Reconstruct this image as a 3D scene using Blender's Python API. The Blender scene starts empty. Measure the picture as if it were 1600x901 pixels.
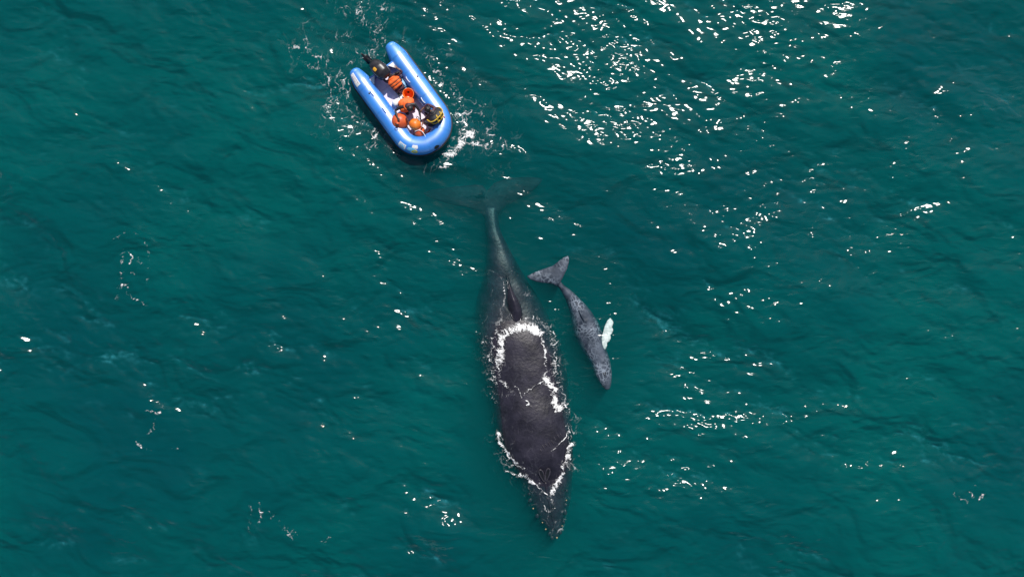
import bpy, bmesh, math, random
import numpy as np
from mathutils import Vector, Matrix, Quaternion

random.seed(7)
S = bpy.context.scene
COL = S.collection

# ------------------------------------------------------------------ camera
M_PER_PX = 0.025                     # one photo pixel (1600 wide) on the water
HFOV = math.radians(66.0)
CAM_H = 800 * M_PER_PX / math.tan(HFOV / 2)
cam_d = bpy.data.cameras.new('camera')
cam_d.sensor_width = 36.0
cam_d.lens = 18.0 / math.tan(HFOV / 2)
cam_d.clip_start = 0.5
cam_d.clip_end = 20000
cam = bpy.data.objects.new('camera', cam_d)
COL.objects.link(cam)
cam.location = (0, 0, CAM_H)
S.camera = cam

# ------------------------------------------------------------------ light
SUN_ELEV = math.radians(54.0)
SUN_AZ = math.radians(20.0)          # from +Y (top of picture) towards +X
to_sun = Vector((math.sin(SUN_AZ) * math.cos(SUN_ELEV), math.cos(SUN_AZ) * math.cos(SUN_ELEV), math.sin(SUN_ELEV)))
world = bpy.data.worlds.new('World')
S.world = world
world.use_nodes = True
wn = world.node_tree.nodes
sky = wn.new('ShaderNodeTexSky')
sky.sky_type = 'NISHITA'
sky.sun_disc = False
sky.sun_elevation = SUN_ELEV
sky.sun_rotation = SUN_AZ
wn['Background'].inputs['Strength'].default_value = 0.095
world.node_tree.links.new(sky.outputs[0], wn['Background'].inputs['Color'])
sun_d = bpy.data.lights.new('sun', 'SUN')
sun_d.energy = 5.0
sun_d.angle = math.radians(0.5)
sun_d.color = (1.0, 0.955, 0.89)
sun = bpy.data.objects.new('sun', sun_d)
COL.objects.link(sun)
sun.rotation_euler = to_sun.to_track_quat('Z', 'Y').to_euler()
sun.location = to_sun * 60

vs = S.view_settings
vs.view_transform = 'Standard'
vs.look = 'None'
vs.exposure = 0.0
vs.gamma = 1.0
vs.use_curve_mapping = False
cy = S.cycles
cy.use_denoising = True
cy.max_bounces = 6
cy.diffuse_bounces = 3
cy.glossy_bounces = 3
cy.volume_bounces = 0
cy.transparent_max_bounces = 12
cy.sample_clamp_direct = 3.5
cy.caustics_reflective = False
cy.caustics_refractive = False


# ------------------------------------------------------------------ helpers
def at(px, py, z=0.0):
    """photo pixel -> world point lying at height z"""
    k = (CAM_H - z) / CAM_H * M_PER_PX
    return Vector(((px - 800) * k, (450.5 - py) * k, z))


def tag(o, label=None, cat=None, group=None, kind=None):
    if label: o['label'] = label
    if cat: o['category'] = cat
    if group: o['group'] = group
    if kind: o['kind'] = kind
    return o


def empty(name, loc, rz=0.0):
    o = bpy.data.objects.new(name, None)
    COL.objects.link(o)
    o.location = loc
    o.rotation_euler = (0, 0, rz)
    o.empty_display_size = 0.3
    return o


def mesh_obj(name, verts, faces, mat, parent=None, smooth=True):
    me = bpy.data.meshes.new(name)
    me.from_pydata([tuple(v) for v in verts], [], [tuple(f) for f in faces])
    me.update()
    if smooth:
        me.polygons.foreach_set('use_smooth', [True] * len(me.polygons))
    o = bpy.data.objects.new(name, me)
    COL.objects.link(o)
    for m in (mat if isinstance(mat, (list, tuple)) else [mat]):
        me.materials.append(m)
    if parent is not None:
        o.parent = parent
    return o


def fix_normals(o):
    bm = bmesh.new()
    bm.from_mesh(o.data)
    bmesh.ops.recalc_face_normals(bm, faces=bm.faces)
    bm.to_mesh(o.data)
    bm.free()
    return o


def bm_obj(name, bm, mat, parent=None, smooth=True):
    me = bpy.data.meshes.new(name)
    bmesh.ops.recalc_face_normals(bm, faces=bm.faces)
    bm.to_mesh(me)
    bm.free()
    if smooth:
        me.polygons.foreach_set('use_smooth', [True] * len(me.polygons))
    o = bpy.data.objects.new(name, me)
    COL.objects.link(o)
    me.materials.append(mat)
    if parent is not None:
        o.parent = parent
    return o


def big_mesh(name, co, quads, mat):
    me = bpy.data.meshes.new(name)
    n, f = len(co), len(quads)
    me.vertices.add(n)
    me.vertices.foreach_set('co', np.ascontiguousarray(co, dtype=np.float32).ravel())
    me.loops.add(f * 4)
    me.loops.foreach_set('vertex_index', np.ascontiguousarray(quads, dtype=np.int32).ravel())
    me.polygons.add(f)
    me.polygons.foreach_set('loop_start', np.arange(0, f * 4, 4, dtype=np.int32))
    me.polygons.foreach_set('use_smooth', np.ones(f, dtype=bool))
    me.update(calc_edges=True)
    me.validate()
    o = bpy.data.objects.new(name, me)
    COL.objects.link(o)
    me.materials.append(mat)
    return o


def ring_loft(rings, close_ends=True):
    """rings: list of equal-length lists of points -> verts, faces"""
    n = len(rings[0])
    verts = [p for r in rings for p in r]
    faces = []
    for i in range(len(rings) - 1):
        for j in range(n):
            k = (j + 1) % n
            faces.append((i * n + j, i * n + k, (i + 1) * n + k, (i + 1) * n + j))
    if close_ends:
        for i in (0, len(rings) - 1):
            c = sum((Vector(p) for p in rings[i]), Vector()) / n
            ci = len(verts)
            verts.append(c)
            for j in range(n):
                k = (j + 1) % n
                faces.append((i * n + k, i * n + j, ci) if i == 0 else (i * n + j, i * n + k, ci))
    return verts, faces


def tube_path(pts, r, n=8, closed=False):
    """tube along a 3-D polyline; r number or list"""
    pts = [Vector(p) for p in pts]
    m = len(pts)
    rings = []
    up = Vector((0, 0, 1))
    for i, p in enumerate(pts):
        a = pts[(i - 1) % m] if (closed or i > 0) else p
        b = pts[(i + 1) % m] if (closed or i < m - 1) else p
        t = (b - a).normalized()
        s = t.cross(up)
        if s.length < 1e-3:
            s = t.cross(Vector((1, 0, 0)))
        s.normalize()
        w = s.cross(t).normalized()
        rr = r[i] if isinstance(r, (list, tuple)) else r
        rings.append([p + (s * math.cos(2 * math.pi * k / n) + w * math.sin(2 * math.pi * k / n)) * rr for k in range(n)])
    if closed:
        rings.append(rings[0])
        return ring_loft(rings, False)
    return ring_loft(rings, True)


def smooth_curve(pts, n):
    """Catmull-Rom through points (any dimension) -> n samples"""
    P = np.array(pts, dtype=float)
    d = np.r_[0, np.cumsum(np.linalg.norm(np.diff(P, axis=0), axis=1))]
    t = np.linspace(0, d[-1], n)
    return np.stack([hermite(d, P[:, k], t) for k in range(P.shape[1])], 1)


def hermite(x, y, t):
    """cubic Hermite with finite-difference, overshoot-limited tangents"""
    x = np.asarray(x, float); y = np.asarray(y, float); t = np.asarray(t, float)
    h = np.diff(x); dl = np.diff(y) / h
    m = np.zeros_like(y)
    m[0], m[-1] = dl[0], dl[-1]
    for i in range(1, len(y) - 1):
        if dl[i - 1] * dl[i] <= 0:
            m[i] = 0
        else:
            w1, w2 = 2 * h[i] + h[i - 1], h[i] + 2 * h[i - 1]
            m[i] = (w1 + w2) / (w1 / dl[i - 1] + w2 / dl[i])
    i = np.clip(np.searchsorted(x, t) - 1, 0, len(h) - 1)
    s = (t - x[i]) / h[i]
    s = np.clip(s, 0, 1)
    return ((2 * s**3 - 3 * s**2 + 1) * y[i] + (s**3 - 2 * s**2 + s) * h[i] * m[i]
            + (-2 * s**3 + 3 * s**2) * y[i + 1] + (s**3 - s**2) * h[i] * m[i + 1])


RNG = np.random.default_rng(11)
_perm = RNG.permutation(4096)
_ang = RNG.random(4096) * 2 * np.pi
_gx, _gy = np.cos(_ang), np.sin(_ang)


def _h(ix, iy, seed):
    return _perm[(_perm[(ix + 31 * seed) & 4095] + iy) & 4095]


def perlin(x, y, seed=0):
    ix = np.floor(x).astype(np.int64); iy = np.floor(y).astype(np.int64)
    fx = x - ix; fy = y - iy
    u = fx**3 * (fx * (fx * 6 - 15) + 10); v = fy**3 * (fy * (fy * 6 - 15) + 10)
    def g(a, b):
        k = _h(ix + a, iy + b, seed)
        return _gx[k] * (fx - a) + _gy[k] * (fy - b)
    return 1.5 * ((g(0, 0) * (1 - u) + g(1, 0) * u) * (1 - v) + (g(0, 1) * (1 - u) + g(1, 1) * u) * v)


def fbm(x, y, octaves=3, seed=0):
    s = 0; a = 1.0; t = 0
    for o in range(octaves):
        s = s + a * perlin(x * 2**o, y * 2**o, seed + o); t += a; a *= 0.55
    return s / t


def worley_edge(x, y, seed=0):
    """distance between nearest and second nearest feature point: 0 on cell walls"""
    ix = np.floor(x).astype(np.int64); iy = np.floor(y).astype(np.int64)
    d1 = np.full(x.shape, 9.0); d2 = np.full(x.shape, 9.0)
    for a in (-1, 0, 1):
        for b in (-1, 0, 1):
            k = _h(ix + a, iy + b, seed); k2 = _h(ix + a, iy + b, seed + 5)
            px = ix + a + k / 4096.0; py = iy + b + k2 / 4096.0
            d = np.hypot(px - x, py - y)
            m = d < d1
            d2 = np.where(m, d1, np.minimum(d2, d)); d1 = np.where(m, d, d1)
    return d2 - d1


# ------------------------------------------------------------------ materials
def new_mat(name):
    m = bpy.data.materials.new(name)
    m.use_nodes = True
    nt = m.node_tree
    return m, nt, nt.nodes['Principled BSDF'], nt.nodes['Material Output']


def mottled(name, c1, c2, scale=6.0, rough=0.5, bump=0.15, bscale=40.0, spec=0.5, detail=5, rough2=None, metal=0.0, bdist=0.01):
    """two colours in noise plus fine relief: no surface comes out flat"""
    m, nt, p, out = new_mat(name)
    tc = nt.nodes.new('ShaderNodeTexCoord')
    n1 = nt.nodes.new('ShaderNodeTexNoise'); n1.inputs['Scale'].default_value = scale; n1.inputs['Detail'].default_value = detail
    ramp = nt.nodes.new('ShaderNodeValToRGB')
    ramp.color_ramp.elements[0].position = 0.35; ramp.color_ramp.elements[0].color = (*c1, 1)
    ramp.color_ramp.elements[1].position = 0.68; ramp.color_ramp.elements[1].color = (*c2, 1)
    nt.links.new(tc.outputs['Object'], n1.inputs['Vector'])
    nt.links.new(n1.outputs['Fac'], ramp.inputs['Fac'])
    nt.links.new(ramp.outputs['Color'], p.inputs['Base Color'])
    n2 = nt.nodes.new('ShaderNodeTexNoise'); n2.inputs['Scale'].default_value = bscale; n2.inputs['Detail'].default_value = 3
    nt.links.new(tc.outputs['Object'], n2.inputs['Vector'])
    b = nt.nodes.new('ShaderNodeBump'); b.inputs['Strength'].default_value = bump; b.inputs['Distance'].default_value = bdist
    nt.links.new(n2.outputs['Fac'], b.inputs['Height'])
    nt.links.new(b.outputs['Normal'], p.inputs['Normal'])
    p.inputs['Specular IOR Level'].default_value = spec
    p.inputs['Metallic'].default_value = metal
    if rough2 is None:
        p.inputs['Roughness'].default_value = rough
    else:
        mr = nt.nodes.new('ShaderNodeMapRange')
        mr.inputs['To Min'].default_value = rough; mr.inputs['To Max'].default_value = rough2
        nt.links.new(n1.outputs['Fac'], mr.inputs['Value'])
        nt.links.new(mr.outputs['Result'], p.inputs['Roughness'])
    return m


def sea_material():
    m, nt, p, out = new_mat('sea_water')
    nt.nodes.remove(p)
    N = nt.nodes.new; L = nt.links.new
    tc = N('ShaderNodeTexCoord')
    patch = N('ShaderNodeTexNoise'); patch.inputs['Scale'].default_value = 0.35; patch.inputs['Detail'].default_value = 3
    L(tc.outputs['Object'], patch.inputs['Vector'])
    pm = N('ShaderNodeMapRange'); pm.inputs['From Min'].default_value = 0.38; pm.inputs['From Max'].default_value = 0.68
    pm.inputs['To Min'].default_value = 0.15; pm.inputs['To Max'].default_value = 1.0
    L(patch.outputs['Fac'], pm.inputs['Value'])
    r1 = N('ShaderNodeTexNoise'); r1.inputs['Scale'].default_value = 3.4; r1.inputs['Detail'].default_value = 0.6
    r1.inputs['Distortion'].default_value = 0.6
    r1m = N('ShaderNodeMapping'); r1m.inputs['Rotation'].default_value = (0, 0, 0.2); r1m.inputs['Scale'].default_value = (0.65, 1.25, 1.0)
    L(tc.outputs['Object'], r1m.inputs['Vector']); L(r1m.outputs[0], r1.inputs['Vector'])
    b1 = N('ShaderNodeBump'); b1.inputs['Distance'].default_value = 0.085
    L(pm.outputs['Result'], b1.inputs['Strength']); L(r1.outputs['Fac'], b1.inputs['Height'])
    r2 = N('ShaderNodeTexNoise'); r2.inputs['Scale'].default_value = 15.0; r2.inputs['Detail'].default_value = 1.5
    L(tc.outputs['Object'], r2.inputs['Vector'])
    b2 = N('ShaderNodeBump'); b2.inputs['Distance'].default_value = 0.003
    L(pm.outputs['Result'], b2.inputs['Strength']); L(r2.outputs['Fac'], b2.inputs['Height']); L(b1.outputs['Normal'], b2.inputs['Normal'])
    b1 = b2
    # Schlick reflectance, the same from above and from below (no total reflection for straight-through light)
    geo = N('ShaderNodeNewGeometry')
    dt = N('ShaderNodeVectorMath'); dt.operation = 'DOT_PRODUCT'
    L(geo.outputs['Incoming'], dt.inputs[0]); L(b1.outputs['Normal'], dt.inputs[1])
    ab_ = N('ShaderNodeMath'); ab_.operation = 'ABSOLUTE'; L(dt.outputs['Value'], ab_.inputs[0])
    om = N('ShaderNodeMath'); om.operation = 'SUBTRACT'; om.use_clamp = True; om.inputs[0].default_value = 1.0; L(ab_.outputs[0], om.inputs[1])
    pw = N('ShaderNodeMath'); pw.operation = 'POWER'; pw.inputs[1].default_value = 3.4; L(om.outputs[0], pw.inputs[0])
    fr = N('ShaderNodeMath'); fr.operation = 'MULTIPLY_ADD'; fr.inputs[1].default_value = 0.978; fr.inputs[2].default_value = 0.020; L(pw.outputs[0], fr.inputs[0])
    tr = N('ShaderNodeBsdfTransparent')
    gl = N('ShaderNodeBsdfGlossy'); gl.distribution = 'BECKMANN'; gl.inputs['Roughness'].default_value = 0.14
    L(b1.outputs['Normal'], gl.inputs['Normal'])
    mx = N('ShaderNodeMixShader')
    L(fr.outputs[0], mx.inputs[0]); L(tr.outputs[0], mx.inputs[1]); L(gl.outputs[0], mx.inputs[2])
    # fine silt and bubbles just under the skin of the water; folding crests tinted pale for foam and painted-in sky reflection
    cr = N('ShaderNodeAttribute'); cr.attribute_name = 'crest'
    cn = N('ShaderNodeTexNoise'); cn.inputs['Scale'].default_value = 3.0; cn.inputs['Detail'].default_value = 5; cn.inputs['Roughness'].default_value = 0.65
    L(tc.outputs['Object'], cn.inputs['Vector'])
    cnr = N('ShaderNodeMapRange'); cnr.inputs['From Min'].default_value = 0.40; cnr.inputs['From Max'].default_value = 0.68
    L(cn.outputs['Fac'], cnr.inputs['Value'])
    cm = N('ShaderNodeMath'); cm.operation = 'MULTIPLY'; L(cr.outputs['Fac'], cm.inputs[0]); L(cnr.outputs['Result'], cm.inputs[1])
    b3 = N('ShaderNodeBump'); b3.inputs['Distance'].default_value = 0.09; b3.inputs['Strength'].default_value = 0.9
    L(r1.outputs['Fac'], b3.inputs['Height'])
    w1m = N('ShaderNodeMapping'); w1m.inputs['Rotation'].default_value = (0, 0, 0.8); w1m.inputs['Scale'].default_value = (0.75, 1.15, 1.0)
    L(tc.outputs['Object'], w1m.inputs['Vector'])
    w1 = N('ShaderNodeTexNoise'); w1.inputs['Scale'].default_value = 0.55; w1.inputs['Detail'].default_value = 2.4; w1.inputs['Roughness'].default_value = 0.5; w1.inputs['Distortion'].default_value = 0.8
    L(w1m.outputs[0], w1.inputs['Vector'])
    b4 = N('ShaderNodeBump'); b4.inputs['Distance'].default_value = 1.0; b4.inputs['Strength'].default_value = 1.0
    L(w1.outputs['Fac'], b4.inputs['Height']); L(b3.outputs['Normal'], b4.inputs['Normal'])
    b3 = b4
    hue = N('ShaderNodeTexNoise'); hue.inputs['Scale'].default_value = 0.09; hue.inputs['Detail'].default_value = 4
    L(tc.outputs['Object'], hue.inputs['Vector'])
    hr = N('ShaderNodeValToRGB')
    hr.color_ramp.elements[0].position = 0.36; hr.color_ramp.elements[0].color = (0.0, 0.070, 0.096, 1)
    hr.color_ramp.elements[1].position = 0.64; hr.color_ramp.elements[1].color = (0.0, 0.178, 0.160, 1)
    L(hue.outputs['Fac'], hr.inputs['Fac'])
    dc = N('ShaderNodeMixRGB'); L(hr.outputs['Color'], dc.inputs[1]); dc.inputs[2].default_value = (0.04, 0.31, 0.37, 1)
    L(cm.outputs[0], dc.inputs[0])
    df = N('ShaderNodeBsdfDiffuse'); L(dc.outputs[0], df.inputs['Color']); L(b3.outputs['Normal'], df.inputs['Normal'])
    fm = N('ShaderNodeMath'); fm.operation = 'MULTIPLY_ADD'; fm.inputs[1].default_value = 0.30; fm.inputs[2].default_value = 0.19
    L(cm.outputs[0], fm.inputs[0])
    sl = N('ShaderNodeAttribute'); sl.attribute_name = 'slick'      # smooth, clearer water pressed up by the animals
    so = N('ShaderNodeMath'); so.operation = 'MULTIPLY_ADD'; so.inputs[1].default_value = -0.85; so.inputs[2].default_value = 1.0; L(sl.outputs['Fac'], so.inputs[0])
    fm2 = N('ShaderNodeMath'); fm2.operation = 'MULTIPLY'; L(fm.outputs[0], fm2.inputs[0]); L(so.outputs[0], fm2.inputs[1])
    fm = fm2
    bodymix = N('ShaderNodeMixShader'); L(fm.outputs[0], bodymix.inputs[0]); L(tr.outputs[0], bodymix.inputs[1]); L(df.outputs[0], bodymix.inputs[2])
    L(bodymix.outputs[0], mx.inputs[1])
    L(mx.outputs[0], out.inputs['Surface'])
    sc = N('ShaderNodeVolumeScatter'); sc.inputs['Color'].default_value = (0.001, 0.325, 0.330, 1); sc.inputs['Density'].default_value = 0.50
    ab = N('ShaderNodeVolumeAbsorption'); ab.inputs['Color'].default_value = (0.0, 0.76, 0.765, 1); ab.inputs['Density'].default_value = 1.2
    ad = N('ShaderNodeAddShader')
    L(sc.outputs[0], ad.inputs[0]); L(ab.outputs[0], ad.inputs[1]); L(ad.outputs[0], out.inputs['Volume'])
    return m


def skin_material(name, dark, mid, pale, vein, vein_scale, vein_w, scratch=0.4):
    """wet whale skin: mottled slate with pale lines (scuffs; painted caustic light on the calf) and healed scratches"""
    m, nt, p, out = new_mat(name)
    N = nt.nodes.new; L = nt.links.new
    tc = N('ShaderNodeTexCoord')
    n1 = N('ShaderNodeTexNoise'); n1.inputs['Scale'].default_value = 1.6; n1.inputs['Detail'].default_value = 7; n1.inputs['Roughness'].default_value = 0.62
    L(tc.outputs['Object'], n1.inputs['Vector'])
    r = N('ShaderNodeValToRGB')
    r.color_ramp.elements[0].position = 0.36; r.color_ramp.elements[0].color = (*dark, 1)
    r.color_ramp.elements[1].position = 0.66; r.color_ramp.elements[1].color = (*mid, 1)
    L(n1.outputs['Fac'], r.inputs['Fac'])
    # pale net: scuffs, and on the calf caustic light painted into the skin
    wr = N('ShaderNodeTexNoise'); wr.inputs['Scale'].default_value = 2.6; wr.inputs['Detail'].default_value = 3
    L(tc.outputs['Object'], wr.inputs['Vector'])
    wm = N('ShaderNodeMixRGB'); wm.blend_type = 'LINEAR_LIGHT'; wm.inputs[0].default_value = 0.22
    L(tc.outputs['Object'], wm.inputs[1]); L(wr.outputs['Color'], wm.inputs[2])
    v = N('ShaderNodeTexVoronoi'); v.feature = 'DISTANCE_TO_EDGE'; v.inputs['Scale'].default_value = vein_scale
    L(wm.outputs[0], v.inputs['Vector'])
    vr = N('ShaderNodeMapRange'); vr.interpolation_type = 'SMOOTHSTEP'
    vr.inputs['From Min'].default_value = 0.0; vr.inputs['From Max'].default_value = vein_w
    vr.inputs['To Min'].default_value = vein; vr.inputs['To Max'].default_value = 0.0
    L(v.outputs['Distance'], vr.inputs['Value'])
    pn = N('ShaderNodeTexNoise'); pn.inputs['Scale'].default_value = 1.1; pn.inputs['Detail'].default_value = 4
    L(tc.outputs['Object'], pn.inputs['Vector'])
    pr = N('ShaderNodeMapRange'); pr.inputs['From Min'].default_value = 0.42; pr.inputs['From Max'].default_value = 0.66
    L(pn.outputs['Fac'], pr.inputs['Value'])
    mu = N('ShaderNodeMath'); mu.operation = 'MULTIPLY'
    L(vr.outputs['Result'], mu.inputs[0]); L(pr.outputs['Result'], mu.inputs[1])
    # long scratches
    mp = N('ShaderNodeMapping'); mp.inputs['Scale'].default_value = (9.0, 0.9, 3.0); mp.inputs['Rotation'].default_value = (0, 0, 0.35)
    L(tc.outputs['Object'], mp.inputs['Vector'])
    sn = N('ShaderNodeTexNoise'); sn.inputs['Scale'].default_value = 2.2; sn.inputs['Detail'].default_value = 6; sn.inputs['Roughness'].default_value = 0.75
    L(mp.outputs[0], sn.inputs['Vector'])
    sr = N('ShaderNodeMapRange'); sr.inputs['From Min'].default_value = 0.62; sr.inputs['From Max'].default_value = 0.74
    sr.inputs['To Max'].default_value = scratch
    L(sn.outputs['Fac'], sr.inputs['Value'])
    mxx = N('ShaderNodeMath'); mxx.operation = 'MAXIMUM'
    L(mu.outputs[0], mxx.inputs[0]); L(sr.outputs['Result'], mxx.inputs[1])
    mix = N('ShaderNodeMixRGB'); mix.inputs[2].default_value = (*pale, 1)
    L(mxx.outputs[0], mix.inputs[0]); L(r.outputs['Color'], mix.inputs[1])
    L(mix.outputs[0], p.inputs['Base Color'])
    bn = N('ShaderNodeTexNoise'); bn.inputs['Scale'].default_value = 9; bn.inputs['Detail'].default_value = 5
    L(tc.outputs['Object'], bn.inputs['Vector'])
    b = N('ShaderNodeBump'); b.inputs['Strength'].default_value = 0.5; b.inputs['Distance'].default_value = 0.03
    L(bn.outputs['Fac'], b.inputs['Height']); L(b.outputs['Normal'], p.inputs['Normal'])
    p.inputs['Roughness'].default_value = 0.5
    p.inputs['Specular IOR Level'].default_value = 0.18
    return m


M_SEA = sea_material()
M_FOAM = mottled('foam', (0.70, 0.71, 0.71), (0.88, 0.87, 0.87), 9, 0.75, 0.6, 30, 0.3)


def foam_cover():
    nt = M_FOAM.node_tree; N = nt.nodes.new; L = nt.links.new
    p = nt.nodes['Principled BSDF']; out = nt.nodes['Material Output']
    at_ = N('ShaderNodeAttribute'); at_.attribute_name = 'cover'
    mr = N('ShaderNodeMapRange'); mr.interpolation_type = 'SMOOTHSTEP'
    mr.inputs['From Min'].default_value = 0.0; mr.inputs['From Max'].default_value = 0.70
    L(at_.outputs['Fac'], mr.inputs['Value'])
    tr = N('ShaderNodeBsdfTransparent'); mx = N('ShaderNodeMixShader')
    L(mr.outputs['Result'], mx.inputs[0]); L(tr.outputs[0], mx.inputs[1]); L(p.outputs[0], mx.inputs[2]); L(mx.outputs[0], out.inputs['Surface'])


foam_cover()
M_WHALE = skin_material('whale_skin', (0.0085, 0.008, 0.0135), (0.025, 0.023, 0.036), (0.14, 0.14, 0.165), 0.10, 1.4, 0.05, 0.6)
M_WHALE.node_tree.nodes['Principled BSDF'].inputs['Specular IOR Level'].default_value = 0.30
M_WHALE.node_tree.nodes['Principled BSDF'].inputs['Roughness'].default_value = 0.42
M_CALF = skin_material('calf_skin', (0.015, 0.023, 0.037), (0.072, 0.089, 0.118), (0.27, 0.32, 0.38), 0.75, 6.0, 0.16, 0.7)  # pale net paints rippling caustic light into the mottled skin colour
M_FLUKE = skin_material('fluke_skin', (0.014, 0.012, 0.017), (0.034, 0.030, 0.038), (0.1, 0.1, 0.1), 0.2, 2.0, 0.06, 0.1)
M_FLUKE.node_tree.nodes['Principled BSDF'].inputs['Specular IOR Level'].default_value = 0.05
M_WHITEFIN = mottled('pale_flipper_skin', (0.45, 0.49, 0.47), (0.84, 0.85, 0.82), 7, 0.45, 0.5, 14, 0.4, bdist=0.03)
M_HOLE = mottled('blowhole_dark', (0.004, 0.004, 0.005), (0.010, 0.009, 0.011), 10, 0.5)
M_RIM = mottled('blowhole_rim', (0.024, 0.020, 0.028), (0.060, 0.054, 0.066), 14, 0.4)
M_BARN = mottled('barnacle', (0.32, 0.20, 0.09), (0.55, 0.40, 0.24), 30, 0.8, 0.6, 60)

M_TUBE = mottled('blue_hypalon', (0.002, 0.185, 0.66), (0.006, 0.245, 0.80), 1.6, 0.39, 0.12, 55, 1.0, rough2=0.46, bdist=0.006)
M_TUBE.node_tree.nodes['Principled BSDF'].inputs['IOR'].default_value = 2.0
M_TUBE2 = mottled('blue_hypalon_seam', (0.004, 0.175, 0.60), (0.010, 0.225, 0.72), 5, 0.45, 0.1, 70, 0.9)
M_TUBE2.node_tree.nodes['Principled BSDF'].inputs['IOR'].default_value = 1.9
M_STRAKE = mottled('black_rubber', (0.008, 0.008, 0.010), (0.022, 0.022, 0.026), 9, 0.55, 0.2, 60)
M_FLOOR = mottled('lavender_floor', (0.72, 0.63, 0.76), (0.84, 0.77, 0.88), 3.5, 0.5, 0.2, 90)
M_WHITE = mottled('white_panel', (0.66, 0.67, 0.68), (0.82, 0.82, 0.82), 8, 0.45, 0.1, 60)
M_LETTER = mottled('faded_print', (0.42, 0.30, 0.34), (0.62, 0.50, 0.52), 20, 0.6)
M_CYAN = mottled('cyan_print', (0.10, 0.45, 0.75), (0.20, 0.55, 0.85), 20, 0.5)
M_LIME = mottled('yellow_green_print', (0.35, 0.38, 0.05), (0.60, 0.58, 0.12), 40, 0.5)
M_ENGINE = mottled('engine_cowl', (0.010, 0.009, 0.011), (0.026, 0.023, 0.028), 8, 0.30, 0.12, 70, 0.5, rough2=0.42)
M_ENGINE2 = mottled('engine_leg', (0.006, 0.006, 0.008), (0.018, 0.018, 0.020), 8, 0.4, 0.1, 60)
M_YELLOW = mottled('yellow_webbing', (0.50, 0.30, 0.02), (0.72, 0.47, 0.05), 25, 0.6, 0.3, 120)
M_BADGE = mottled('orange_badge', (0.62, 0.27, 0.02), (0.80, 0.42, 0.04), 25, 0.5)
M_ORANGE = mottled('orange_nylon', (0.70, 0.10, 0.016), (0.90, 0.20, 0.045), 9, 0.6, 0.6, 22, 0.3, bdist=0.02)
M_BUCKET = mottled('orange_plastic', (0.80, 0.14, 0.008), (0.92, 0.20, 0.015), 6, 0.38, 0.1, 50)
M_BUOY = mottled('red_orange_vinyl', (0.50, 0.075, 0.022), (0.68, 0.13, 0.035), 6, 0.45, 0.2, 35)
M_BUOY2 = mottled('orange_vinyl', (0.72, 0.16, 0.015), (0.86, 0.26, 0.03), 6, 0.42, 0.2, 35)
M_BUOY3 = mottled('dark_red_vinyl', (0.26, 0.035, 0.024), (0.38, 0.06, 0.04), 6, 0.45, 0.2, 35)
M_MAROON = mottled('maroon_fabric', (0.05, 0.016, 0.026), (0.12, 0.045, 0.06), 18, 0.7, 0.6, 40)
M_BLACKF = mottled('black_neoprene', (0.008, 0.008, 0.010), (0.024, 0.023, 0.028), 14, 0.5, 0.5, 40)
M_NAVY = mottled('navy_fabric', (0.010, 0.012, 0.022), (0.025, 0.028, 0.045), 14, 0.7, 0.5, 40)
M_SKIN = mottled('skin', (0.26, 0.13, 0.085), (0.36, 0.19, 0.13), 16, 0.5)
M_HAIR = mottled('dark_hair', (0.006, 0.005, 0.005), (0.026, 0.020, 0.018), 30, 0.4, 0.8, 70, 0.5)
M_LBLUE = mottled('pale_blue_plastic', (0.24, 0.46, 0.70), (0.36, 0.58, 0.80), 6, 0.4)
M_RED = mottled('red_hose', (0.40, 0.03, 0.02), (0.55, 0.06, 0.04), 12, 0.45)
M_ROPE = mottled('pale_rope', (0.30, 0.33, 0.31), (0.46, 0.48, 0.45), 40, 0.8, 0.8, 120)
M_STEEL = mottled('dull_metal', (0.35, 0.35, 0.37), (0.5, 0.5, 0.52), 12, 0.35, metal=0.8)
M_EYE = mottled('eye_dark', (0.01, 0.008, 0.006), (0.02, 0.015, 0.012), 20, 0.2)


# ------------------------------------------------------------------ whale bodies (numbers first: the sea and the foam need them)
# station: photo y, left x, right x, top z, half height, roundness exponent
ADULT = [
    (322, 755, 778, -0.52, 0.24, 2.7), (333, 756, 778, -0.46, 0.32, 2.7), (357, 758, 781, -0.35, 0.42, 2.7),
    (380, 761, 792, -0.25, 0.56, 2.7), (409, 759, 808, -0.15, 0.78, 2.7), (438, 753, 824, -0.12, 1.02, 2.7),
    (466, 745, 843, -0.09, 1.20, 2.7), (495, 742, 858, -0.04, 1.36, 2.7), (520, 742, 868, 0.11, 1.48, 2.6),
    (560, 746, 883, 0.22, 1.58, 2.5), (600, 757, 889, 0.27, 1.60, 2.5), (640, 767, 892, 0.40, 1.56, 2.4),
    (680, 776, 896, 0.42, 1.45, 2.7), (702, 783, 897, 0.40, 1.36, 2.8), (723, 792, 897, 0.30, 1.22, 2.7),
    (744, 804, 896, 0.10, 1.02, 2.5), (765, 814, 894, -0.12, 0.84, 2.4), (787, 824, 891, -0.30, 0.66, 2.4),
    (806, 836, 885, -0.40, 0.48, 2.3), (824, 850, 879, -0.46, 0.30, 2.7), (836, 861, 874, -0.50, 0.12, 2.0)]
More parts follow.
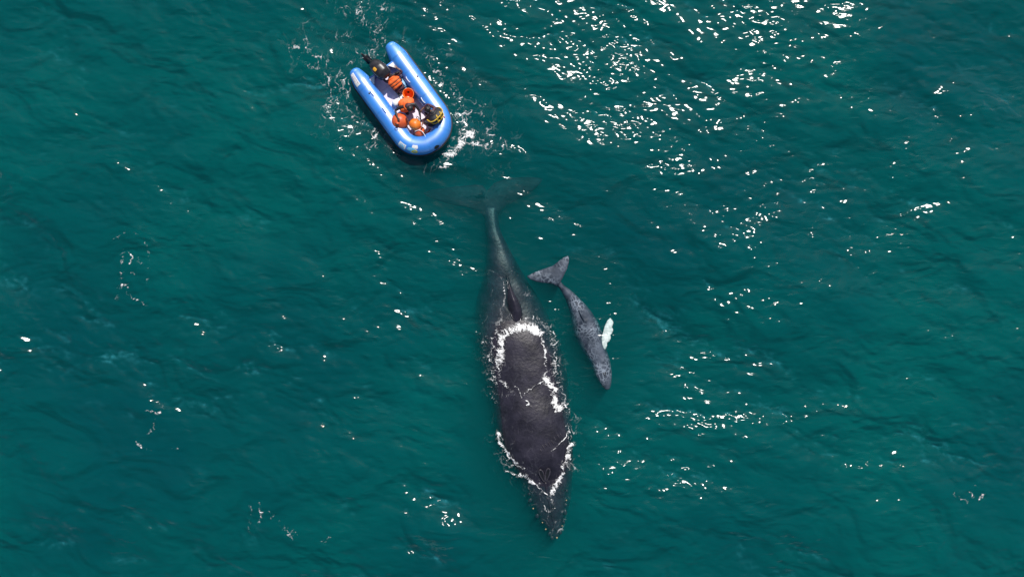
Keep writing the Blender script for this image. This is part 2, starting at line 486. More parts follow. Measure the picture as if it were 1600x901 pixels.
CALF = [
    (437, 866.7, 875.3, -0.016, 0.09, 2.0), (441, 867.7, 877.3, -0.005, 0.12, 2.0), (454, 876.5, 892.5, 0.006, 0.20, 2.0), (467, 883.2, 906.8, 0.017, 0.28, 2.0),
    (479, 888.0, 918.0, 0.028, 0.36, 2.0), (492, 891.8, 928.2, 0.036, 0.43, 2.1), (518, 896.5, 941.5, 0.045, 0.50, 2.2),
    (543, 907.7, 947.3, 0.045, 0.48, 2.3), (556, 915.8, 951.2, 0.042, 0.44, 2.3), (569, 924.0, 955.0, 0.034, 0.38, 2.3), (582, 929.1, 956.4, 0.025, 0.30, 2.4),
    (594, 935.3, 955.7, 0.017, 0.22, 2.3), (602, 940.5, 954.5, 0.006, 0.15, 2.2), (608, 944.8, 952.2, -0.011, 0.08, 2.0)]


class Body:
    def __init__(self, st, rows):
        st = np.array(st, float)
        ys = np.linspace(st[0, 0], st[-1, 0], rows)
        L, R, T, Hh, E = (hermite(st[:, 0], st[:, k], ys) for k in range(1, 6))
        zc = T - Hh
        k = (CAM_H - (zc + Hh * 0.5)) / CAM_H * M_PER_PX
        self.y = (450.5 - ys) * k
        self.cx = ((L + R) / 2 - 800) * k
        self.w = (R - L) / 2 * k
        self.top, self.h, self.e = T, Hh, E
        o = np.argsort(self.y)
        self.o = o

    def surface(self, X, Y):
        """height of the back above (X, Y); -9 outside"""
        o = self.o
        f = lambda a: np.interp(Y, self.y[o], a[o])
        u = np.abs((X - f(self.cx)) / np.maximum(f(self.w), 1e-4))
        e, h = f(self.e), f(self.h)
        z = f(self.top) - h + h * np.maximum(1 - np.minimum(u, 1) ** e, 0) ** (1 / e)
        bad = (u >= 1) | (Y < self.y.min()) | (Y > self.y.max())
        return np.where(bad, -9.0, z), np.where(bad, 9.0, u)

    def mesh(self, name, mat, parent, seg=40, wob=0.0, wscale=1.0):
        rings = []
        for i in range(len(self.y)):
            e = self.e[i]
            r = []
            for k in range(seg):
                a = 2 * math.pi * k / seg
                c, s = math.cos(a), math.sin(a)
                x = self.cx[i] + self.w[i] * math.copysign(abs(c) ** (2 / e), c)
                z = self.top[i] - self.h[i] + self.h[i] * math.copysign(abs(s) ** (2 / e), s)
                if wob:
                    n = float(perlin(np.array([x * wscale + 3.1]), np.array([(self.y[i] + 0.5 * z) * wscale]), 3)[0])
                    z += wob * n * min(1, self.w[i] / 0.3); x += wob * 0.6 * n * c * min(1, self.w[i] / 0.3)
                r.append(Vector((x, self.y[i], z)))
            rings.append(r)
        v, f = ring_loft(rings)
        o = mesh_obj(name, v, f, mat, None)
        if parent is not None:
            o.parent = parent
            o.matrix_parent_inverse = parent.matrix_basis.inverted()
        return fix_normals(o)


adult = Body(ADULT, 110)
calf = Body(CALF, 90)

# ------------------------------------------------------------------ boat frame
BOAT_RZ = math.atan2(-147, 107)
BOAT_O = at(637.5, 168.5, 0.30)
BOAT_O.z = 0.0
bu = Vector((math.cos(BOAT_RZ), math.sin(BOAT_RZ), 0)); bv = Vector((-math.sin(BOAT_RZ), math.cos(BOAT_RZ), 0))


def B(px, py, z):
    """photo pixel at height z -> boat-local point"""
    p = at(px, py, z) - BOAT_O
    return Vector((p.dot(bu), p.dot(bv), z))


def boat_world(p):
    return BOAT_O + bu * p[0] + bv * p[1] + Vector((0, 0, p[2]))


# ------------------------------------------------------------------ sea
FX, FY, DX = 25.6, 16.0, 0.0445


def ocean_patch(nx, ny, dx):
    rng = np.random.default_rng(23)
    kx = np.fft.fftfreq(nx, dx) * 2 * np.pi
    ky = np.fft.fftfreq(ny, dx) * 2 * np.pi
    KX, KY = np.meshgrid(kx, ky)
    K = np.hypot(KX, KY); K[0, 0] = 1e9
    lam = 2 * np.pi / K
    th = np.arctan2(KY, KX)
    def band(lo, hi, main, power, mean_slope, fall):
        w = 1 / (1 + (lo / lam) ** 8) / (1 + (lam / hi) ** 8)
        amp = w * K ** (-fall) * (0.18 + 0.82 * np.abs(np.cos(th - main)) ** power)
        spec = amp * (rng.normal(size=K.shape) + 1j * rng.normal(size=K.shape))
        h = np.fft.ifft2(spec).real
        gy, gx = np.gradient(h, dx)
        k_ = mean_slope / np.sqrt((gx**2 + gy**2).mean())
        # sideways drift of the water towards the crests
        ox = np.fft.ifft2(-1j * spec * KX / K).real * k_
        oy = np.fft.ifft2(-1j * spec * KY / K).real * k_
        return h * k_, ox, oy
    swell = band(4.0, 14.0, math.radians(62), 2, 0.080, 2.2)
    chop = band(0.9, 4.0, math.radians(72), 2, 0.135, 2.0)
    rip = band(0.22, 0.9, math.radians(78), 3, 0.150, 2.0)
    return swell, chop, rip


def build_sea():
    nx = int(2 * FX / DX) + 1; ny = int(2 * FY / DX) + 1
    x = (np.arange(nx) - (nx - 1) / 2) * DX; y = (np.arange(ny) - (ny - 1) / 2) * DX
    swell, chop, rip = ocean_patch(nx, ny, DX)
    X, Y = np.meshgrid(x, y)
    # wind patches: ripples are not equally strong everywhere
    gust = np.clip(0.75 + 1.1 * fbm(X * 0.16, Y * 0.22, 3, 4), 0.25, 1.5)
    h = swell[0] + chop[0] * (0.7 + 0.3 * gust) + rip[0] * gust
    ox = 0.75 * (swell[1] + chop[1] * (0.7 + 0.3 * gust)) + 0.5 * rip[1] * gust
    oy = 0.75 * (swell[2] + chop[2] * (0.7 + 0.3 * gust)) + 0.5 * rip[2] * gust
    # calm water in the lee of the animals and the boat
    def near(cx, cy, rx, ry):
        d = np.sqrt(((X - cx) / rx) ** 2 + ((Y - cy) / ry) ** 2)
        return np.exp(-np.clip(d - 0.8, 0, None) ** 2 * 5)
    pa = at(822, 640); pb = at(780, 400); pc = at(922, 520)
    calm = np.maximum.reduce([near(pa.x, pa.y, 2.1, 5.6), 0.85 * near(pb.x, pb.y, 1.3, 3.4), 0.7 * near(at(757, 305).x, at(757, 305).y, 2.4, 0.9), near(pc.x, pc.y, 1.4, 2.9)])
    U = (X - BOAT_O.x) * bu.x + (Y - BOAT_O.y) * bu.y; V = (X - BOAT_O.x) * bv.x + (Y - BOAT_O.y) * bv.y
    db = np.sqrt(np.maximum(np.abs(U + 0.1) - 1.4, 0) ** 2 + np.maximum(np.abs(V) - 0.4, 0) ** 2)
    boat_calm = np.exp(-np.clip(db - 0.75, 0, None) ** 2 * 6)
    lee = (1 - 0.82 * calm) * (1 - 0.8 * boat_calm)
    h = h * lee
    edge = np.minimum(1, np.minimum((FX - np.abs(X)) / 3.0, (FY - np.abs(Y)) / 3.0)); edge = np.clip(edge, 0, 1)
    edge = edge * edge * (3 - 2 * edge)
    h = h * edge; ox = ox * edge * lee; oy = oy * edge * lee
    # stretch the same sheet out to the horizon
    ext = []
    s, p = DX, 0.0
    while p < 6000:
        s *= 1.22; p += s; ext.append(p)
    ext = np.array(ext); ne = len(ext)
    xs = np.r_[x[0] - ext[::-1], x, x[-1] + ext]; ys = np.r_[y[0] - ext[::-1], y, y[-1] + ext]
    Hh = np.zeros((len(ys), len(xs))); Hh[ne:-ne, ne:-ne] = h
    GX, GY = np.meshgrid(xs, ys)
    GX[ne:-ne, ne:-ne] += ox; GY[ne:-ne, ne:-ne] += oy
    fold = -(np.gradient(ox, DX, axis=1) + np.gradient(oy, DX, axis=0))
    crest = np.zeros_like(Hh); crest[ne:-ne, ne:-ne] = np.clip((fold - 0.10) / 0.30, 0, 1) ** 1.2
    slick = np.zeros_like(Hh); slick[ne:-ne, ne:-ne] = calm
    co = np.stack([GX.ravel(), GY.ravel(), Hh.ravel()], 1)
    NX, NY = len(xs), len(ys)
    i = np.arange(NX * NY).reshape(NY, NX)
    q = np.stack([i[:-1, :-1], i[:-1, 1:], i[1:, 1:], i[1:, :-1]], -1).reshape(-1, 4)
    # sides and bed close the body of water
    c4 = [i[0, 0], i[0, -1], i[-1, -1], i[-1, 0]]
    base = len(co)
    bot = co[c4].copy(); bot[:, 2] = -40
    rim = [i[0, :], i[:, -1], i[-1, ::-1], i[::-1, 0]]
    low = []; quads = [q]
    off = base
    allb = []
    for r in rim:
        pts = co[r].copy(); pts[:, 2] = -40
        idx = off + np.arange(len(r)); off += len(r)
        allb.append(pts)
        quads.append(np.stack([r[:-1], idx[:-1], idx[1:], r[1:]], -1))
    co = np.r_[co, bot * 0 + bot, *allb] if False else np.r_[co, *allb]
    corner = [base, base + NX - 1, base + NX + NY - 1, base + NX + NY + NX - 1]
    a0 = base; a1 = base + NX - 1; a2 = base + NX + NY - 1; a3 = base + 2 * NX + NY - 1
    quads.append(np.array([[a0, a3, a2, a1]]))
    o = big_mesh('sea', co, np.concatenate(quads), M_SEA)
    at_ = o.data.attributes.new('crest', 'FLOAT', 'POINT')
    cv = np.zeros(len(o.data.vertices), dtype=np.float32); cv[:crest.size] = crest.ravel()
    at_.data.foreach_set('value', cv)
    at2 = o.data.attributes.new('slick', 'FLOAT', 'POINT')
    cv2 = np.zeros(len(o.data.vertices), dtype=np.float32); cv2[:slick.size] = slick.ravel()
    at2.data.foreach_set('value', cv2)
    bm = bmesh.new(); bm.from_mesh(o.data)
    low = [v for v in bm.verts if v.co.z < -39]
    bmesh.ops.remove_doubles(bm, verts=low, dist=0.01)
    bm.to_mesh(o.data); bm.free()
    tag(o, 'green teal rippled open sea with sun glitter', 'sea', kind='structure')
    return x, y, h


SX, SY, SH = build_sea()


def sea_h(X, Y):
    fx = np.clip((X - SX[0]) / DX, 0, len(SX) - 1.001); fy = np.clip((Y - SY[0]) / DX, 0, len(SY) - 1.001)
    i = fx.astype(int); j = fy.astype(int); u = fx - i; v = fy - j
    return (SH[j, i] * (1 - u) + SH[j, i + 1] * u) * (1 - v) + (SH[j + 1, i] * (1 - u) + SH[j + 1, i + 1] * u) * v


# ------------------------------------------------------------------ large whale
def child(o, parent):
    o.parent = parent
    o.matrix_parent_inverse = parent.matrix_basis.inverted()
    return o


def fin_mesh(name, outline_top, zfun, thick, mat, parent):
    """fin from a fan of chord lines: list of (leading point, trailing point) in world xy; thickness tapers to both edges"""
    rings = []
    m = 9
    n = len(outline_top)
    for k, (a, b) in enumerate(outline_top):
        a = Vector(a); b = Vector(b)
        t = thick(k / (n - 1))
        up, dn = [], []
        for j in range(m):
            s = j / (m - 1)
            prof = (s ** 0.55) * (1 - s) * 2.1
            p = a.lerp(b, s)
            z = zfun(p.x, p.y) if zfun else p.z
            up.append(Vector((p.x, p.y, z + t * prof)))
            dn.append(Vector((p.x, p.y, z - t * prof - 0.004)))
        rings.append(up + dn[::-1])
    v, f = ring_loft(rings)
    o = mesh_obj(name, v, f, mat)
    fix_normals(o)
    return child(o, parent)


def build_adult():
    root = empty('humpback_whale', at(825, 600, 0))
    bpy.context.view_layer.update()
    tag(root, 'large dark grey whale with its bare back above the water inside a ring of foam', 'whale')
    body = adult.mesh('body', M_WHALE, root, 48, 0.035, 1.3)
    # upper jaw: lies on the wider lower jaw
    st = [(734, 816, 890, -0.05, 0.40, 2.6), (750, 819, 888, 0.07, 0.40, 2.6), (765, 824, 886, -0.01, 0.36, 2.6), (787, 832, 885, -0.06, 0.32, 2.6),
          (808, 843, 881, -0.09, 0.26, 2.5), (824, 853, 878, -0.12, 0.20, 2.4), (834, 860, 876, -0.15, 0.14, 2.2), (840, 865, 872, -0.19, 0.06, 2.0)]
    jaw = Body(st, 40)
    jaw.mesh('upper_jaw', M_WHALE, root, 40, 0.02, 2.5)
    # median ridge along the upper jaw
    pts = []
    for py, px in ((752, 852), (765, 854.5), (780, 857.5), (797, 861), (815, 865), (830, 868)):
        p = at(px, py, 0)
        z, _ = jaw.surface(np.array([p.x]), np.array([p.y]))
        pts.append((p.x, p.y, float(z[0]) - 0.02))
    v, f = tube_path(smooth_curve(pts, 24), 0.06, 8)
    child(mesh_obj('median_ridge', v, f, M_WHALE), root)
    # knobs along the jaw edges
    knobs = [(826.5, 770), (829.5, 781), (833.5, 791.5), (840, 803), (847, 815), (853.5, 825), (859.5, 833),
             (885.5, 768), (886, 779), (884.5, 790), (882.5, 801), (880.5, 812), (878.5, 822), (875.5, 832), (871.5, 839.5), (864, 839)]
    for i, (px, py) in enumerate(knobs):
        bm = bmesh.new()
        bmesh.ops.create_icosphere(bm, subdivisions=2, radius=0.045 + 0.03 * random.random())
        for q in bm.verts:
            q.co *= 1 + 0.15 * random.uniform(-1, 1)
            q.co.z *= 0.7
        bright = (px, py) in [(853.5, 825), (886, 779), (878.5, 822), (871.5, 839.5), (833.5, 791.5), (847, 815)]
        o = bm_obj('tubercle', bm, M_BARN if bright else M_WHALE)
        zz = -0.17 if not bright else -0.05
        o.location = at(px, py, zz)
        o.location.x += random.uniform(-0.04, 0.04); o.location.y += random.uniform(-0.06, 0.06)
        o.scale = (0.5, 0.5, 0.7) if bright else (1.15, 1.3, 1.0)
        child(o, root)
    # blowholes: two slits in a V with raised rims on a splash guard
    head = lambda x, y: float(max(adult.surface(np.array([x]), np.array([y]))[0][0], jaw.surface(np.array([x]), np.array([y]))[0][0]))
    for a, b, w in (((843.5, 733), (851.0, 753), 2.6), ((857.0, 731), (853.2, 752), 2.6)):
        A, Bq = at(*a, 0.25), at(*b, 0.2)
        ax = (Bq - A); ax.z = 0; ln = ax.length; ax.normalize(); sd = Vector((-ax.y, ax.x, 0))
        loop = []
        for k in range(20):
            t = 2 * math.pi * k / 20
            s = 0.5 - 0.5 * math.cos(t)
            wid = 0.095 * math.sin(t) * (1.15 - 0.80 * s)
            p = A + ax * (ln * s) + sd * wid
            loop.append(Vector((p.x, p.y, head(p.x, p.y))))
        rimv, rimf = tube_path([p + Vector((0, 0, 0.035)) for p in loop], 0.026, 8, True)
        hole = child(mesh_obj('blowhole', rimv, rimf, M_RIM), root)
        # dark throat, dished below the rim
        c = sum(loop, Vector()) / len(loop)
        vv = [p.lerp(sum(loop, Vector()) / len(loop), 0.05) + Vector((0, 0, 0.026)) for p in loop] + [p.lerp(c, 0.45) + Vector((0, 0, 0.016)) for p in loop] + [c + Vector((0, 0, 0.014))]
        n = len(loop)
        ff = [(k, (k + 1) % n, n + (k + 1) % n, n + k) for k in range(n)] + [(n + k, n + (k + 1) % n, 2 * n) for k in range(n)]
        vv = [p + Vector((0, 0, 0.03)) for p in vv]
        th = mesh_obj('throat', vv, ff, M_HOLE)
        th.parent = hole
        th.matrix_parent_inverse = (hole.matrix_parent_inverse).copy() @ Matrix.Identity(4)
        th.matrix_parent_inverse = Matrix.Identity(4)
    # row of short ridges across the back behind the blowholes
    for k in range(8):
        px, py = 845 + k * 4.6, 702 - k * 3.0
        px += random.uniform(-1, 1); py += random.uniform(-1.2, 1.2); ln_ = random.uniform(0.55, 1.0)
        p0 = at(px - 2.5 * ln_, py - 5.0 * ln_, 0.35); p1 = at(px + 2.0 * ln_, py + 3.5 * ln_, 0.35)
        pts = []
        for s in np.linspace(0, 1, 6):
            q = p0.lerp(p1, s)
            pts.append((q.x, q.y, head(q.x, q.y) + 0.004))
        v, f = tube_path(pts, [0.004, 0.012, 0.02, 0.018, 0.010, 0.004], 6)
        child(mesh_obj('skin_ridge', v, f, M_RIM), root)
    # dorsal fin: hump with a hooked fin running back towards the tail
    base = smooth_curve([(808.5, 507), (806, 494), (802, 478), (797.5, 462), (794, 446), (791, 432), (787, 415)], 40)
    rings = []
    for i, (px, py) in enumerate(base):
        s = i / 39
        p = at(px, py, 0)
        zb = float(adult.surface(np.array([p.x]), np.array([p.y]))[0][0]) - 0.12
        hgt = float(np.interp(s, [0, 0.08, 0.25, 0.42, 0.52, 0.62, 0.8, 1], [0.08, 0.20, 0.38, 0.44, 0.36, 0.24, 0.18, 0.05]))
        wid = float(np.interp(s, [0, 0.1, 0.35, 0.55, 0.8, 1], [0.14, 0.33, 0.33, 0.19, 0.10, 0.03]))
        r = []
        for k in range(14):
            a = math.pi * k / 13
            cx = math.cos(a); sz = max(0.0, math.sin(a)) ** 0.75
            lean = 0.10 * sz * hgt / 0.5
            r.append(Vector((p.x + wid * cx * (1 - 0.55 * sz) + lean, p.y, zb + hgt * sz)))
        rings.append(r)
    v, f = ring_loft(rings)
    child(fix_normals(mesh_obj('dorsal_fin', v, f, M_WHALE)), root)
    # tail flukes
    zf = lambda x, y: -0.64 - 0.014 * ((x - at(760, 300).x) ** 2)
    P = lambda px, py: tuple(at(px, py, -0.75))
    chords = [(P(662, 303), P(664, 301)), (P(672, 309), P(670, 297.5)), (P(688, 315), P(686, 295)), (P(706, 320), P(705, 292.5)), (P(724, 323.5), P(724, 290.5)),
              (P(740, 327.5), P(742, 289)), (P(752, 334), P(754, 290)), (P(759, 345), P(758.5, 296)), (P(767, 348), P(761, 299)), (P(775, 344), P(764, 295)),
              (P(782, 331), P(772, 287)), (P(792, 321), P(784, 281.5)), (P(806, 314), P(799, 278.5)), (P(820, 307), P(815, 277)), (P(834, 297), P(831, 277)),
              (P(843, 288), P(841, 278)), (P(848, 281), P(846.5, 279.5))]
    fl = fin_mesh('fluke', chords, zf, lambda s: 0.13 * (1 - abs(2 * s - 1) ** 1.6) + 0.025, M_FLUKE, root)
    # long flippers held straight down under the body
    for sgn, px in ((-1, 772), (1, 880)):
        rings = []
        for i in range(14):
            s = i / 13
            c = at(px, 655 - 60 * s, 0) + Vector((-sgn * 0.55 * s, 0, -1.35 - 2.3 * s))
            wl = 0.48 * (1 - 0.65 * s ** 1.5) * (0.25 if i == 13 else 1)
            kn = 1 + 0.08 * math.sin(i * 2.4)
            rings.append([c + Vector((0.10 * math.sin(a) * (1 - 0.6 * s), wl * kn * math.cos(a), 0.25 * wl * math.cos(a))) for a in np.linspace(0, 2 * math.pi, 16, endpoint=False)])
        v, f = ring_loft(rings)
        child(fix_normals(mesh_obj('flipper', v, f, M_WHALE)), root)
    return root, jaw


ADULT_ROOT, JAW = build_adult()


def build_calf():
    root = empty('whale_calf', at(922, 520, 0))
    bpy.context.view_layer.update()
    tag(root, 'small grey blue whale calf with one white flipper beside the large whale', 'whale')
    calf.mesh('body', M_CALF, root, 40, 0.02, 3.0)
    P = lambda px, py: tuple(at(px, py, 0.0))
    chords = [(P(824.5, 433), P(824, 431)), (P(829, 436.3), P(829, 428.5)), (P(837, 439.5), P(836, 425)), (P(847, 441.5), P(845, 421.5)), (P(857, 442), P(854, 418.5)),
              (P(864, 443), P(860, 416.5)), (P(868.5, 446), P(863, 415.5)), (P(873, 445), P(866, 413.5)), (P(877, 438), P(869, 411)), (P(881.5, 429), P(873, 408)),
              (P(886, 420), P(877.5, 404.5)), (P(888.5, 411), P(881.5, 401.5)), (P(889, 404), P(885, 400.5)), (P(888, 400.5), P(887, 400))]
    cx = at(866, 430).x
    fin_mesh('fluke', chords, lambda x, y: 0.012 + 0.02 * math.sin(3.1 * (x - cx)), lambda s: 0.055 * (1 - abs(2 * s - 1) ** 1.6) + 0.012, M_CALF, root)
    # white flipper on the right, scalloped leading edge
    A = at(935, 556, -0.24); T = at(954, 497, -0.20)
    ax = (T - A); ln = ax.length; ax.normalize(); sd = Vector((ax.y, -ax.x, 0)).normalized()
    rings = []
    for i in range(26):
        s = i / 25
        wl = float(np.interp(s, [0, 0.15, 0.35, 0.55, 0.75, 0.92, 1], [0.11, 0.12, 0.14, 0.175, 0.175, 0.115, 0.03]))
        bend = 0.05 * math.sin(math.pi * s)
        c = A + ax * (ln * s) + sd * bend + Vector((0, 0, 0.05 * math.sin(math.pi * s) + 0.035))
        kn = 0.028 * math.sin(s * 29) * min(1, 3 * s) + 0.012 * math.sin(s * 61)
        rings.append([c + sd * (wl * math.cos(a) + (kn if math.cos(a) > 0.3 else 0)) + Vector((0, 0, (0.06 - 0.035 * s) * math.sin(a))) for a in np.linspace(0, 2 * math.pi, 14, endpoint=False)])
    v, f = ring_loft(rings)
    fl = child(fix_normals(mesh_obj('flipper', v, f, M_WHITEFIN)), root)
    fl['label'] = 'white flipper spread to the right of the calf'
    # far flipper, tucked under the body
    A = at(912, 548, -0.5)
    rings = []
    for i in range(14):
        s = i / 13
        wl = float(np.interp(s, [0, 0.4, 0.8, 1], [0.12, 0.16, 0.13, 0.03]))
        c = A + Vector((0.25 * s, 0.9 * s, -0.75 * s))
        rings.append([c + Vector((0.03 * math.sin(a), wl * math.cos(a) * 0.6, wl * math.cos(a) * 0.8)) for a in np.linspace(0, 2 * math.pi, 12, endpoint=False)])
    v, f = ring_loft(rings)
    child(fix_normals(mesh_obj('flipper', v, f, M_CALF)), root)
    # dorsal fin: small nub on the back
    base = smooth_curve([(914, 505), (910, 496), (906, 487), (902, 479)], 16)
    rings = []
    for i, (px, py) in enumerate(base):
        s = i / 15
        p = at(px, py, 0.05)
        zb = float(calf.surface(np.array([p.x]), np.array([p.y]))[0][0]) - 0.04
        hg = 0.13 * max(0.0, math.sin(math.pi * min(1, s * 0.95 + 0.05))) ** 0.8 + 0.01
        rings.append([Vector((p.x + 0.055 * math.cos(a) * (1 - 0.7 * math.sin(a)), p.y, zb + hg * math.sin(a))) for a in np.linspace(0, math.pi, 9)])
    v, f = ring_loft(rings)
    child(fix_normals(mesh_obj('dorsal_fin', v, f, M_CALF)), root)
    # blowhole pair
    for a, b in (((942, 581), (944.5, 586.5)), ((946.5, 580.5), (945.5, 586.5))):
        pts = []
        for s in np.linspace(0, 1, 5):
            q = at(*a, 0.05).lerp(at(*b, 0.05), s)
            pts.append((q.x, q.y, float(calf.surface(np.array([q.x]), np.array([q.y]))[0][0]) + 0.004))
        v, f = tube_path(pts, [0.008, 0.018, 0.02, 0.016, 0.006], 6)
        child(mesh_obj('blowhole', v, f, M_HOLE), root)
    return root


build_calf()


# ------------------------------------------------------------------ inflatable boat
TR = 0.36                                    # tube radius
HALF = 0.855
ctrl = [(-2.44, -HALF, 0.325), (-1.2, -HALF, 0.325), (0.2, -HALF, 0.335), (0.86, -0.85, 0.36), (1.20, -0.76, 0.39), (1.46, -0.53, 0.42), (1.61, -0.24, 0.44),
        (1.63, 0.08, 0.44), (1.56, 0.38, 0.43), (1.40, 0.62, 0.41), (1.12, 0.79, 0.385), (0.76, 0.855, 0.36), (0.2, HALF, 0.335), (-1.2, HALF, 0.325), (-2.44, HALF, 0.325)]
CL = smooth_curve(ctrl, 150)
CLs = np.r_[0, np.cumsum(np.linalg.norm(np.diff(CL, axis=0), axis=1))]
CLEN = CLs[-1]


def tube_radius(s):
    d = min(s, CLEN - s)
    if d < 0.16:
        return max(0.02, 0.235 * math.sqrt(max(0.0, 1 - ((0.16 - d) / 0.16) ** 2)))
    if d < 0.62:
        return 0.235 + (TR - 0.235) * ((d - 0.16) / 0.46) ** 0.75
    return TR


def tube_frame(s):
    s = min(max(s, 0), CLEN)
    p = Vector([float(np.interp(s, CLs, CL[:, k])) for k in range(3)])
    a = Vector([float(np.interp(max(s - 0.05, 0), CLs, CL[:, k])) for k in range(3)])
    b = Vector([float(np.interp(min(s + 0.05, CLEN), CLs, CL[:, k])) for k in range(3)])
    t = (b - a).normalized()
    n = Vector((t.y, -t.x, 0)).normalized()     # outward (the line runs port stern -> bow -> starboard stern)
    return p, t, n, Vector((0, 0, 1))


def tube_pt(s, th, off=0.0):
    p, t, n, z = tube_frame(s)
    r = tube_radius(s) + off
    return p + n * (r * math.cos(th)) + z * (r * math.sin(th))


def tube_patch(name, s0, s1, t0, t1, mat, parent, off=0.006, ns=8, nt=6, mask=None, thick=0.004):
    """thin sheet that follows the tube"""
    v, f = [], []
    for i in range(ns + 1):
        for j in range(nt + 1):
            v.append(tube_pt(s0 + (s1 - s0) * i / ns, t0 + (t1 - t0) * j / nt, off))
    for i in range(ns):
        for j in range(nt):
            if mask and not mask((i + 0.5) / ns, (j + 0.5) / nt):
                continue
            a = i * (nt + 1) + j
            f.append((a, a + 1, a + nt + 2, a + nt + 1))
    o = mesh_obj(name, v, f, mat, parent)
    return o


def s_near(px, py, z=0.5):
    """arc position of the tube nearest to a photo pixel"""
    q = B(px, py, z)
    d = (CL[:, 0] - q.x) ** 2 + (CL[:, 1] - q.y) ** 2
    return float(CLs[int(np.argmin(d))])


def build_boat():
    root = empty('inflatable_boat', BOAT_O, BOAT_RZ)
    tag(root, 'blue inflatable boat with an outboard motor carrying three people', 'boat')
    # hull tube
    rings = []
    samples = np.concatenate([np.linspace(0, 0.16, 8)[:-1], np.linspace(0.16, CLEN - 0.16, 150), np.linspace(CLEN - 0.16, CLEN, 8)[1:]])
    for s in samples:
        rings.append([tube_pt(s, 2 * math.pi * k / 32) for k in range(32)])
    v, f = ring_loft(rings)
    tube = fix_normals(mesh_obj('air_tube', v, f, M_TUBE, root))
    # welded seams between the tube chambers and panels
    for px, py in ((566, 140), (592, 178), (612, 208), (640, 233), (676, 236), (702, 205), (676, 143), (649, 106), (626, 84)):
        s = s_near(px, py)
        pts = [tube_pt(s, a, -0.001) for a in np.linspace(-0.6, math.pi + 0.6, 28)]
        vv, ff = [], []
        for k, a in enumerate(np.linspace(-0.7, math.pi + 0.7, 28)):
            for ds in (-0.03, 0.03):
                vv.append(tube_pt(s + ds, a, 0.003))
        ff = [(2 * k, 2 * k + 1, 2 * k + 3, 2 * k + 2) for k in range(27)]
        sm = mesh_obj('seam_band', vv, ff, M_TUBE2, tube)
    # black rubbing strake round the outside
    ss = np.linspace(0.35, CLEN - 0.35, 130)
    rr = []
    for s in ss:
        p, t, n, z = tube_frame(s)
        c = p + n * (tube_radius(s) + 0.012) + z * -0.02
        rr.append([c + n * (0.035 * math.cos(a)) + z * (0.055 * math.sin(a)) for a in np.linspace(0, 2 * math.pi, 8, endpoint=False)])
    v, f = ring_loft(rr)
    fix_normals(mesh_obj('rubbing_strake', v, f, M_STRAKE, root))
    # floor boards
    def inner(x):
        """half width of the floor at x"""
        return float(np.interp(x, [-1.72, 0.75, 1.05, 1.25, 1.40, 1.48], [0.58, 0.58, 0.50, 0.36, 0.18, 0.05]))
    edges = np.linspace(-1.68, 1.46, 7)
    for i in range(6):
        a, b = edges[i] + 0.004, edges[i + 1] - 0.004
        xs = np.linspace(a, b, 6)
        v = [(x, -inner(x), 0.17) for x in xs] + [(x, inner(x), 0.17) for x in xs] + [(x, -inner(x), 0.13) for x in xs] + [(x, inner(x), 0.13) for x in xs]
        n = 6
        f = []
        for k in range(n - 1):
            f += [(k, k + 1, n + k + 1, n + k), (2 * n + k, 3 * n + k, 3 * n + k + 1, 2 * n + k + 1), (k, 2 * n + k, 2 * n + k + 1, k + 1), (n + k, n + k + 1, 3 * n + k + 1, 3 * n + k)]
        f += [(0, n, 3 * n, 2 * n), (n - 1, 3 * n - 1, 4 * n - 1, 2 * n - 1)]
        fix_normals(mesh_obj('floor_board', v, f, M_FLOOR, root, smooth=False))
    # hull skin under the boards
    v = []
    xs = np.linspace(-1.70, 1.52, 12)
    for x in xs:
        w = inner(min(x, 1.44)) + 0.06
        v += [(x, -w, 0.12), (x, 0, -0.12 if x < 1.2 else 0.05), (x, w, 0.12)]
    f = []
    for i in range(11):
        for j in range(2):
            a = i * 3 + j
            f.append((a, a + 1, a + 4, a + 3))
    mesh_obj('hull_skin', v, f, M_TUBE2, root)
    # transom board
    bm = bmesh.new()
    bmesh.ops.create_cube(bm, size=1, matrix=Matrix.Translation((-1.72, 0, 0.29)) @ Matrix.Diagonal((0.06, 1.14, 0.52, 1)))
    bmesh.ops.bevel(bm, geom=bm.edges[:], offset=0.012, segments=2, affect='EDGES')
    bm_obj('transom', bm, M_TUBE2, root)
    for sgn in (-1, 1):
        v = [(-1.69, sgn * 0.56, 0.56), (-1.69, sgn * 0.32, 0.56), (-1.42, sgn * 0.54, 0.52), (-1.69, sgn * 0.56, 0.52), (-1.69, sgn * 0.32, 0.52), (-1.42, sgn * 0.54, 0.48)]
        f = [(0, 1, 2), (3, 5, 4), (0, 3, 4, 1), (1, 4, 5, 2), (2, 5, 3, 0)]
        fix_normals(mesh_obj('transom_knee', v, f, M_WHITE, root, smooth=False))
    # white registration panel on the left tube, with two lines of faded print
    s0, s1 = s_near(551.5, 116), s_near(562, 135)
    pan = tube_patch('name_panel', s0, s1, 0.75, 1.35, M_WHITE, root, 0.006, 14, 8)
    for row, (a, b) in enumerate(((0.86, 0.98), (1.10, 1.24))):
        rng = random.Random(row)
        pat = [rng.random() < 0.62 for _ in range(24)]
        tube_patch('print', s0 + 0.06, s1 - 0.06, a, b, M_LETTER, pan, 0.010, 24, 2, lambda u, w: pat[int(u * 24)])
    # badge and emblem on the left of the bow
    s = s_near(633.5, 224)
    sq = tube_patch('white_badge', s - 0.13, s + 0.13, 0.52, 1.16, M_WHITE, root, 0.006, 10, 8)
    tube_patch('print', s - 0.085, s + 0.085, 0.64, 1.04, M_CYAN, sq, 0.010, 10, 8, lambda u, w: (int(u * 5) + int(w * 4)) % 3 != 0)
    s = s_near(648.5, 230)
